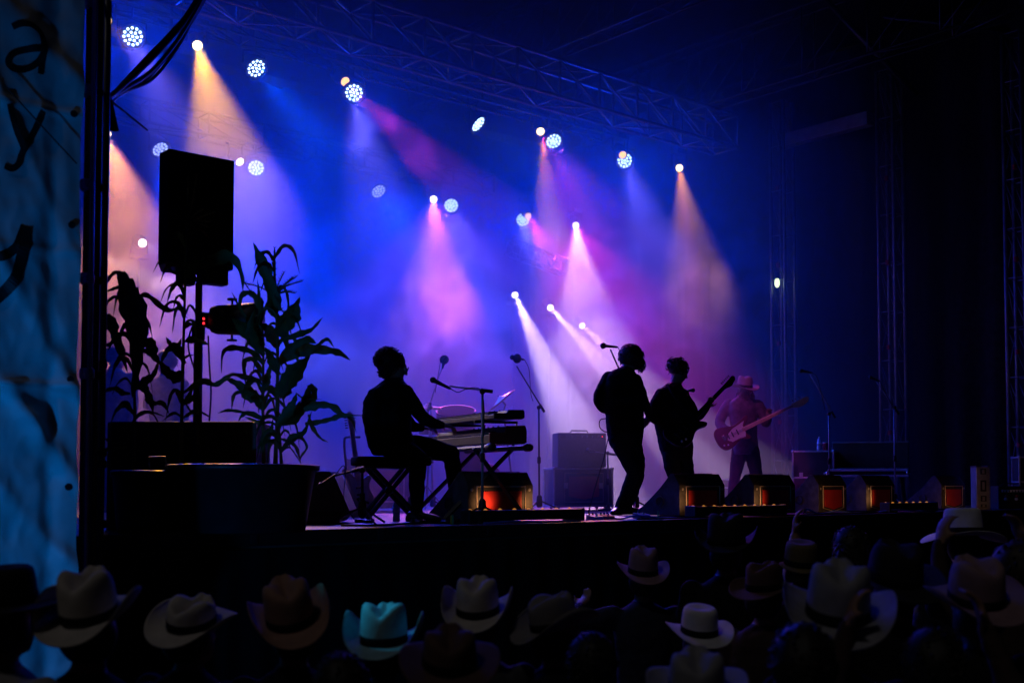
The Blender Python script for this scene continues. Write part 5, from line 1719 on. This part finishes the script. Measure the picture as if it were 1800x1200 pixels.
# ---- two crew members half hidden by the corn at the far left
D5 = 13.2
for (cx, lab, capm, fdir, dd) in ((201, 'person in a pale shirt standing in haze left behind the corn', None, (hr * .6 + hf * .8), 0.0), (292, 'person in a cap facing left in the haze behind the corn', 'gear', (-hr * .95 + hf * .2), .5)):
    q = PX(D5 + dd)
    u = (D5 + dd) / FPX
    P = thing('person', floor_at(cx, D5 + dd), lab, 'person')
    fdir = fdir.normalized()
    oy = 0 if capm is None else 10
    B = Body()
    B.loft([(q(cx + 2, 790 + oy), hr * 25 * u, hf * .12), (q(cx, 770 + oy), hr * 28 * u, hf * .14), (q(cx, 740 + oy), hr * 28 * u, hf * .14), (q(cx, 700 + oy), hr * 30 * u, hf * .15), (q(cx, 670 + oy), hr * 30 * u, hf * .15), (q(cx, 656 + oy), hr * 22 * u, hf * .12), (q(cx, 648 + oy), hr * 10 * u, hf * .06)], 1)
    B.limb([q(cx, 656 + oy), q(cx + 1, 640 + oy)], [.06, .055], 0)
    hx_ = B.head(q(cx + 2, 630 + oy), fdir - VZ * .1, VZ, 0, 4, 1.05)
    for sg in (-1, 1):
        e1 = (cx + sg * 30, 664 + oy)
        if capm and sg < 0:
            B.limb([q(*e1), q(cx - 26, 695 + oy, -.1), q(cx - 34, 702 + oy, -.2), q(cx - 32, 680 + oy, -.25)], [.068, .056, .048, .036], 1)
            B.hand(q(cx - 32, 682 + oy, -.25), VZ * .9 - hr * .3, -hr, 0, .8, 1, 1)
        else:
            B.limb([q(*e1), q(cx + sg * 33, 700 + oy), q(cx + sg * 32, 728 + oy, -.04), q(cx + sg * 28, 765 + oy, -.1)], [.068, .058, .05, .034], 1)
            B.hand(q(cx + sg * 28, 765 + oy, -.1), -VZ, -hr * sg, 0, .4, 1, 1)
        B.limb([q(cx + sg * 13, 790 + oy), q(cx + sg * 13, 828 + oy), q(cx + sg * 13, 890)], [.1, .08, .05], 2)
        B.shoe(q(cx + sg * 13, 893), q(cx + sg * 13 + 20 * fdir.dot(hr), 896), 3, STAGE_Z)
    B.build(P, ('skin', 'white_shirt', 'jeans', 'shoe', 'eye'), .013)
    hair_mop(P, q(cx + 1, 625 + oy) - fdir * .02, (.09, .108, .098), hx_, 'hair_brown', 31 + cx, .06, 12, 40, .03)
    if capm:
        CP = MB().lathe(q(cx + 1, 622 + oy), VZ, [(.104, -.01), (.106, .03), (.095, .07), (.06, .1), (.02, .11)], 22).build('cap', 'gear', P, smooth=True)
        MB().prism([(-.075, .08), (-.06, .14), (0, .17), (.06, .14), (.075, .08)], q(cx + 1, 622 + oy), fdir.cross(VZ).normalized(), fdir, VZ, .012).build('cap_peak', 'gear', CP)

# ------------------------------------------------------------------ the crowd in hats
def std_body(pose):
    """standing figure 1.72 m tall at the origin, facing +Y"""
    B = Body()
    B.loft([((0, 0, .84), VX * .15, VY * .11), ((0, 0, .92), VX * .172, VY * .125), ((0, .005, 1.02), VX * .16, VY * .115), ((0, .0, 1.14), VX * .165, VY * .12), ((0, -.005, 1.28), VX * .185, VY * .125), ((0, -.01, 1.38), VX * .18, VY * .11), ((0, -.01, 1.435), VX * .12, VY * .085), ((0, -.005, 1.465), VX * .06, VY * .06)], 1)
    B.limb([(0, -.005, 1.44), (0, .01, 1.54)], [.056, .052], 0)
    B.head((0, .02, 1.60), (0, 1, .12), VZ, 0, 4, 1.0)
    for s in (-1, 1):
        sh = Vector((.185 * s, -.01, 1.385))
        if pose == 'elbow_out' and s < 0:
            e, w = Vector((-.44, -.02, 1.36)), Vector((-.36, .22, 1.42))
            hd, pn = Vector((.6, .7, .5)), Vector((0, 0, 1))
        elif pose == 'hand_up' and s < 0:
            e, w = Vector((-.30, .16, 1.40)), Vector((-.26, .24, 1.66))
            hd, pn = Vector((0, .1, 1)), Vector((1, 0, 0))
        elif pose == 'hands_up':
            e, w = Vector((.30 * s, .12, 1.45)), Vector((.22 * s, .2, 1.70))
            hd, pn = Vector((-.3 * s, 0, 1)), Vector((-s, 0, 0))
        else:
            e, w = Vector((.25 * s, -.03, 1.12)), Vector((.24 * s, .08, .88))
            hd, pn = Vector((0, .15, -1)), Vector((-s, 0, 0))
        B.limb([sh, sh.lerp(e, .5), e], [.068, .058, .05], 1)
        B.limb([e, e.lerp(w, .5), w], [.05, .043, .032], 1 if pose != 'hand_up' or s > 0 else 0)
        B.hand(w, hd, pn, 0, .5, 1.0, -s)
        B.limb([(.09 * s, 0, .88), (.095 * s, .01, .68), (.1 * s, .015, .48)], [.095, .083, .064], 2)
        B.limb([(.1 * s, .015, .48), (.1 * s, 0, .3), (.1 * s, -.01, .09)], [.064, .058, .046], 2)
        B.shoe((.1 * s, -.01, .09), (.12 * s, .2, .05), 3, 0)
    P = thing('tmp', (0, 0, 0), 'x', 'x')
    o = B.build(P, ('skin', 'shirt_dark', 'jeans', 'shoe', 'eye'), .013)
    me = o.data
    bpy.data.objects.remove(o)
    bpy.data.objects.remove(P)
    return me


BODY = {k: std_body(k) for k in ('relaxed', 'elbow_out', 'hand_up', 'hands_up')}


def felt(name, c):
    return mat(name, c, .88, var=.14, scale=14, bump=.1)


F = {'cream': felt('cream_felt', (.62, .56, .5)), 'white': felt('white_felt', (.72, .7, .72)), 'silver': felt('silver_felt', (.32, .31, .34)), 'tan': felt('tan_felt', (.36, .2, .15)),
     'teal': felt('pale_blue_felt', (.3, .5, .55)), 'brown': felt('brown_felt', (.12, .06, .05)), 'black': felt('black_felt', (.012, .012, .013)), 'olive': felt('olive_cloth', (.16, .12, .05)),
     'dust': felt('dusty_felt', (.24, .22, .22)), 'mauve': felt('mauve_tan_felt', (.33, .2, .23))}
SH = {'navy': mat('navy_shirt', (.015, .02, .05), .9, scale=25, bump=.3), 'pale': mat('pale_jacket', (.32, .3, .29), .9, scale=25, bump=.3), 'black': M['shirt_dark'], 'grey': mat('grey_shirt', (.06, .06, .065), .9, scale=25, bump=.3), 'brown': mat('brown_shirt', (.05, .025, .02), .9, scale=25, bump=.3)}
GRP = 'people watching from the crowd'


def fan(px, py, d, label, pose='relaxed', yaw=0.0, shirt='black', felt_=None, band='cloth_black', tilt=20, roll=0, hs=1.0, hair='hair', long_hair=False, **kw):
    """a person whose hat band (or head middle) is seen at photo pixel px, py at depth d"""
    p = at(px, py, d=d)
    T = thing('person', (0, 0, 0), label, 'person', GRP)
    o = bpy.data.objects.new('body', BODY[pose])
    COL.objects.link(o)
    o.parent = T
    o.material_slots[1].link = 'OBJECT'
    o.material_slots[1].material = SH[shirt]
    zc = 1.645 if felt_ else 1.61
    tl, rl = R(tilt), R(roll)
    up = Vector((math.sin(rl), -math.sin(tl), math.cos(tl)))
    fw = Vector((0, math.cos(tl), math.sin(tl)))
    c = Vector((0, .015, 1.6)) + up * .045
    if felt_:
        kw.setdefault('brim', .088)
        hat(T, c, fw, up, F[felt_], band, s=hs * 1.04, **kw)
        hair_mop(T, Vector((0, -.01, 1.585)), (.088, .1, .09), (VX, VY, VZ), hair, px, .05, 12, 0, .025)
    else:
        hair_mop(T, Vector((0, -.005, 1.615)), (.092, .108, .11), (VX, VY, VZ), hair, px, .05, 26, 120, .012)
    if long_hair:
        hair_mop(T, Vector((0, -.07, 1.47)), (.1, .06, .2), (VX, VY, VZ), hair, px + 1, .12, 9, 70, .06, name='long_hair', droop=1.0)
    dirv = (hf * math.cos(R(yaw)) + hr * math.sin(R(yaw)))
    s = p.z / c.z
    T.scale = (s, s, s)
    a = math.atan2(-dirv.x, dirv.y)
    T.rotation_euler = (0, 0, a)
    off = Matrix.Rotation(a, 3, 'Z') @ (Vector((c.x, c.y, 0)) * s)
    T.location = (p.x - off.x, p.y - off.y, 0)
    return T


fan(6, 1062, 3.7, 'person in a black flat crowned hat and pale jacket at the bottom left corner', shirt='pale', felt_='black', tilt=4, yaw=25, curl=.0, droop=.0, crown=.11, felt_round=True, brim=.075)
fan(157, 1082, 3.75, 'person in a big cream cowboy hat in front of the banner', felt_='cream', tilt=17, yaw=6, hs=.96, crown=.155, curl=.085, brim=.095, crease=.05)
fan(337, 1096, 4.3, 'person in a tilted white and dark shaded hat second from the left in the crowd', felt_='cream', tilt=16, roll=12, yaw=28, hs=.95, crown=.11, curl=.055, brim=.085, crease=.05)
fan(512, 1090, 4.3, 'person in a tan pinkish cowboy hat with one brim side turned up', felt_='tan', tilt=18, roll=-14, yaw=-20, hs=1.04, crown=.15, curl=.09)
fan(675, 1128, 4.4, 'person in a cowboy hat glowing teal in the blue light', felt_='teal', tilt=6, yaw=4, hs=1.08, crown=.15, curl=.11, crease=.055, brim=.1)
fan(840, 1076, 4.7, 'person in an upright cream cowboy hat with sharply turned up brim in the centre', felt_='cream', tilt=13, yaw=8, hs=1.0, crown=.145, curl=.1, crease=.045, brim=.095, shirt='grey')
fan(790, 1166, 3.6, 'person in a dim brown hat low in the dark before the cream hat', felt_='brown', tilt=18, yaw=-4, crown=.11, curl=.03)
fan(976, 1100, 4.6, 'person in a barely lit dusty hat right of the cream hat', felt_='dust', tilt=14, yaw=60, crown=.13, curl=.08)
fan(1130, 1006, 6.9, 'person in a navy shirt and pale mauve cowboy hat with the left elbow raised', pose='elbow_out', shirt='navy', felt_='mauve', tilt=12, yaw=-6, hs=1.02, crown=.15, curl=.06)
fan(1277, 955, 6.8, 'person in a black cowboy hat standing dark against the stage front', felt_='black', tilt=6, yaw=14, hs=1.15, crown=.14, curl=.08)
fan(1229, 1112, 5.2, 'person in a white flat topped hat with violet lit brim', felt_='white', tilt=10, yaw=-10, hs=1.03, crown=.125, curl=.045, felt_round=True)
fan(1345, 1034, 5.6, 'person in a dark brown hat turned to the right beside the white flat topped hat', felt_='brown', tilt=8, yaw=38, crown=.125, curl=.04, shirt='brown')
fan(1408, 992, 6.4, 'person in a round olive cap hat behind the brown hat', felt_='olive', tilt=10, yaw=0, crown=.12, curl=.0, brim=.03, felt_round=True)
fan(1472, 1082, 3.9, 'person in the biggest pale cowboy hat with a sweeping brim at right', felt_='silver', tilt=15, roll=4, yaw=12, hs=1.15, crown=.15, curl=.07, brim=.1)
fan(1496, 952, 6.6, 'person with long dark hair and a raised hand below the narrow monitor', pose='hand_up', long_hair=True, yaw=8)
fan(1572, 1020, 5.0, 'person in a wide black hat right of the biggest pale hat', felt_='black', tilt=14, yaw=-10, hs=1.2, crown=.13, curl=.04)
fan(1693, 941, 6.7, 'person in a clean white hat with a curved brim just below the last monitor', felt_='white', tilt=-3, yaw=0, hs=1.1, crown=.125, curl=-.03, droop=-.02, felt_round=True, brim=.09, shirt='navy')
fan(1716, 1056, 4.4, 'person in a mauve tan cowboy hat with a tall creased crown at the lower right', felt_='mauve', tilt=15, roll=-8, yaw=-18, hs=1.05, crown=.15, curl=.06)
fan(1786, 985, 5.2, 'bare headed person with both hands raised at the right edge', pose='hands_up', yaw=-20, hair='hair_brown', shirt='brown')
fan(1225, 1212, 3.4, 'person in a silvery hat whose crown just rises into the bottom of the picture', felt_='silver', tilt=16, yaw=5, hs=1.0, crown=.12, curl=.04)
fan(1412, 1146, 3.3, 'bare headed dark haired person in a pale shirt at the bottom centre right', shirt='pale', yaw=10)
fan(1640, 1150, 3.5, 'bare headed person in dark clothes at the bottom right with raised arms', pose='hands_up', shirt='brown', yaw=5)
fan(1040, 1150, 4.0, 'bare headed person in dark clothes below the navy shirted one', yaw=-8)
fan(600, 1190, 3.6, 'bare headed person in dark clothes low beside the teal hat', yaw=-12, shirt='grey')

# blue lamp on a stand just outside the left edge, lighting banner and the teal hat
lp = Vector((.1, -2.5, 1.6))
L = thing('blue_par_lamp', (lp.x, lp.y, 0), 'blue lamp on a thin stand beyond the left edge', 'stage lamp')
tgt = Vector((1.9, YT, 2.2))
n = (tgt - lp).normalized()
MB().lathe(lp, -n, [(.09, -.02), (.095, .0), (.1, .1), (.06, .18), (.0, .19)], 20).build('housing', 'black', L, smooth=True)
MB().lathe(lp, n, [(.085, .0), (.085, .006)], 20).build('lens', mat('blue_lens', (.1, .3, .8), .3, emit=(.02, .35, 1.0), estr=3.0), L)
MB().tube([lp - VZ * .1, Vector((lp.x, lp.y, .1))], .016, 8).build('pole', 'black', L)
for k in range(3):
    w = 2 * PI * k / 3
    MB().tube([Vector((lp.x, lp.y, .4)), Vector((lp.x + .35 * math.cos(w), lp.y + .35 * math.sin(w), .015))], .012, 6).build('leg', 'black', L)
spot_light('banner_beam', lp + n * .05, tgt, 95, (.0, .24, .9), 95, .8, .06, L)
th = at(698, 1112, d=4.4)
lp = Vector((-.2, -1.15, 6.3))
L = thing('teal_spot_lamp', lp, 'small teal spot lamp on a tall pole beyond the left edge', 'stage lamp')
n = (th - lp).normalized()
MB().lathe(lp, -n, [(.05, -.02), (.06, .0), (.065, .14), (.04, .2), (.0, .21)], 16).build('housing', 'black', L, smooth=True)
MB().lathe(lp, n, [(.045, .015), (.045, .02)], 16).build('lens', mat('teal_lens', (.1, .6, .8), .3, emit=(.02, .6, 1.0), estr=3.0), L)
MB().tube([lp - n * .1, Vector((lp.x, lp.y, 0))], .02, 8).build('pole', 'steel_dark', L)
spot_light('hat_beam', lp + n * .05, th, 2.5, (.02, .62, 1.0), 480, .4, .03, L)
# front spot high over the crowd, outside the picture, on the bass player
fp = Vector((6.0, .9, 9.2))
L = thing('front_spot_lamp', fp, 'spot lamp high under the front of the roof above the picture', 'stage lamp')
tg = at(1308, 745, d=16.0)
n = (tg - fp).normalized()
MB().lathe(fp, -n, [(.09, -.02), (.1, .0), (.11, .2), (.07, .34), (.0, .35)], 20).build('housing', 'black', L, smooth=True)
MB().lathe(fp, n, [(.08, .015), (.08, .02)], 20).build('lens', 'lens_white', L)
MB().tube([fp + VZ * .1, Vector((fp.x, fp.y, ROOF_Z))], .02, 6).build('hanger', 'steel_dark', L)
spot_light('front_beam', fp + n * .06, tg, 7.5, (1, .14, .85), 720, .5, .04, L)

# ------------------------------------------------------------------ stage haze and smoke
hz = bpy.data.materials.new('stage_haze')
hz.use_nodes = True
nt = hz.node_tree
nt.nodes.remove(nt.nodes['Principled BSDF'])
pv = nt.nodes.new('ShaderNodeVolumePrincipled')
pv.inputs['Density'].default_value = 0.085
pv.inputs['Anisotropy'].default_value = 0.3
pv.inputs['Color'].default_value = (.92, .92, .94, 1)
nt.links.new(pv.outputs[0], nt.nodes['Material Output'].inputs['Volume'])
h = MB()
HY = 2.2                                   # the fog bank hangs behind the front players
h.box(((X0 + X1) / 2, (HY + YBACK - .1) / 2, (STAGE_Z + ROOF_Z) / 2), (X1 - X0 - .1, YBACK - .1 - HY, ROOF_Z - STAGE_Z - .02))
o = h.build('haze', hz)
o['kind'] = 'stuff'


def smoke(c, size, dens, seed):
    m = bpy.data.materials.new('smoke')
    m.use_nodes = True
    nt = m.node_tree
    nt.nodes.remove(nt.nodes['Principled BSDF'])
    pv = nt.nodes.new('ShaderNodeVolumePrincipled')
    pv.inputs['Anisotropy'].default_value = 0.3
    pv.inputs['Color'].default_value = (.95, .95, .96, 1)
    tc = nt.nodes.new('ShaderNodeTexCoord')
    nz = nt.nodes.new('ShaderNodeTexNoise')
    nz.inputs['Scale'].default_value = 1.9
    nz.inputs['Detail'].default_value = 5
    nz.inputs['Distortion'].default_value = .6
    mp = nt.nodes.new('ShaderNodeVectorMath')
    mp.operation = 'ADD'
    mp.inputs[1].default_value = (seed * 3.7, seed * 1.9, seed)
    nt.links.new(tc.outputs['Object'], mp.inputs[0])
    nt.links.new(mp.outputs[0], nz.inputs['Vector'])
    mr = nt.nodes.new('ShaderNodeMapRange')
    mr.inputs[1].default_value = .47
    mr.inputs[2].default_value = .72
    mr.inputs[3].default_value = 0
    mr.inputs[4].default_value = dens
    nt.links.new(nz.outputs['Fac'], mr.inputs[0])
    dv = nt.nodes.new('ShaderNodeVectorMath')
    dv.operation = 'DIVIDE'
    dv.inputs[1].default_value = size
    nt.links.new(tc.outputs['Object'], dv.inputs[0])
    ln = nt.nodes.new('ShaderNodeVectorMath')
    ln.operation = 'LENGTH'
    nt.links.new(dv.outputs[0], ln.inputs[0])
    fo = nt.nodes.new('ShaderNodeMapRange')
    fo.interpolation_type = 'SMOOTHSTEP'
    fo.inputs[1].default_value = .25
    fo.inputs[2].default_value = 1.0
    fo.inputs[3].default_value = 1
    fo.inputs[4].default_value = 0
    nt.links.new(ln.outputs['Value'], fo.inputs[0])
    mu = nt.nodes.new('ShaderNodeMath')
    mu.operation = 'MULTIPLY'
    nt.links.new(mr.outputs[0], mu.inputs[0])
    nt.links.new(fo.outputs[0], mu.inputs[1])
    nt.links.new(mu.outputs[0], pv.inputs['Density'])
    nt.links.new(pv.outputs[0], nt.nodes['Material Output'].inputs['Volume'])
    m.cycles.volume_step_rate = 2.0
    o = MB().ball((0, 0, 0), size, 10).build('smoke', m, loc=(0, 0, 0))
    o.location = c
    o.rotation_euler = (0, 0, -YAW)
    o['kind'] = 'stuff'


SMOKE = [
    (785, 545, 17.6, (1.5, .5, 1.5), 2.6), (1040, 545, 17.6, (1.3, .5, 1.4), 2.6), (960, 640, 17.2, (1.6, .5, 1.2), 1.8), (1110, 620, 16.6, (1.6, .6, 1.2), 1.6),
    (560, 520, 16.6, (2.2, .6, 1.8), 1.2), (680, 300, 15.5, (1.6, .5, 1.3), 1.4), (240, 560, 16.0, (1.6, .5, 1.8), 1.6), (1010, 350, 15.5, (1.6, .5, 1.2), 1.6), (1250, 480, 16.0, (1.5, .6, 1.4), 1.2),
]
for i, (px, py, dd, size, dens) in enumerate(SMOKE):
    smoke(at(px, py, d=dd), size, dens, i + 1)
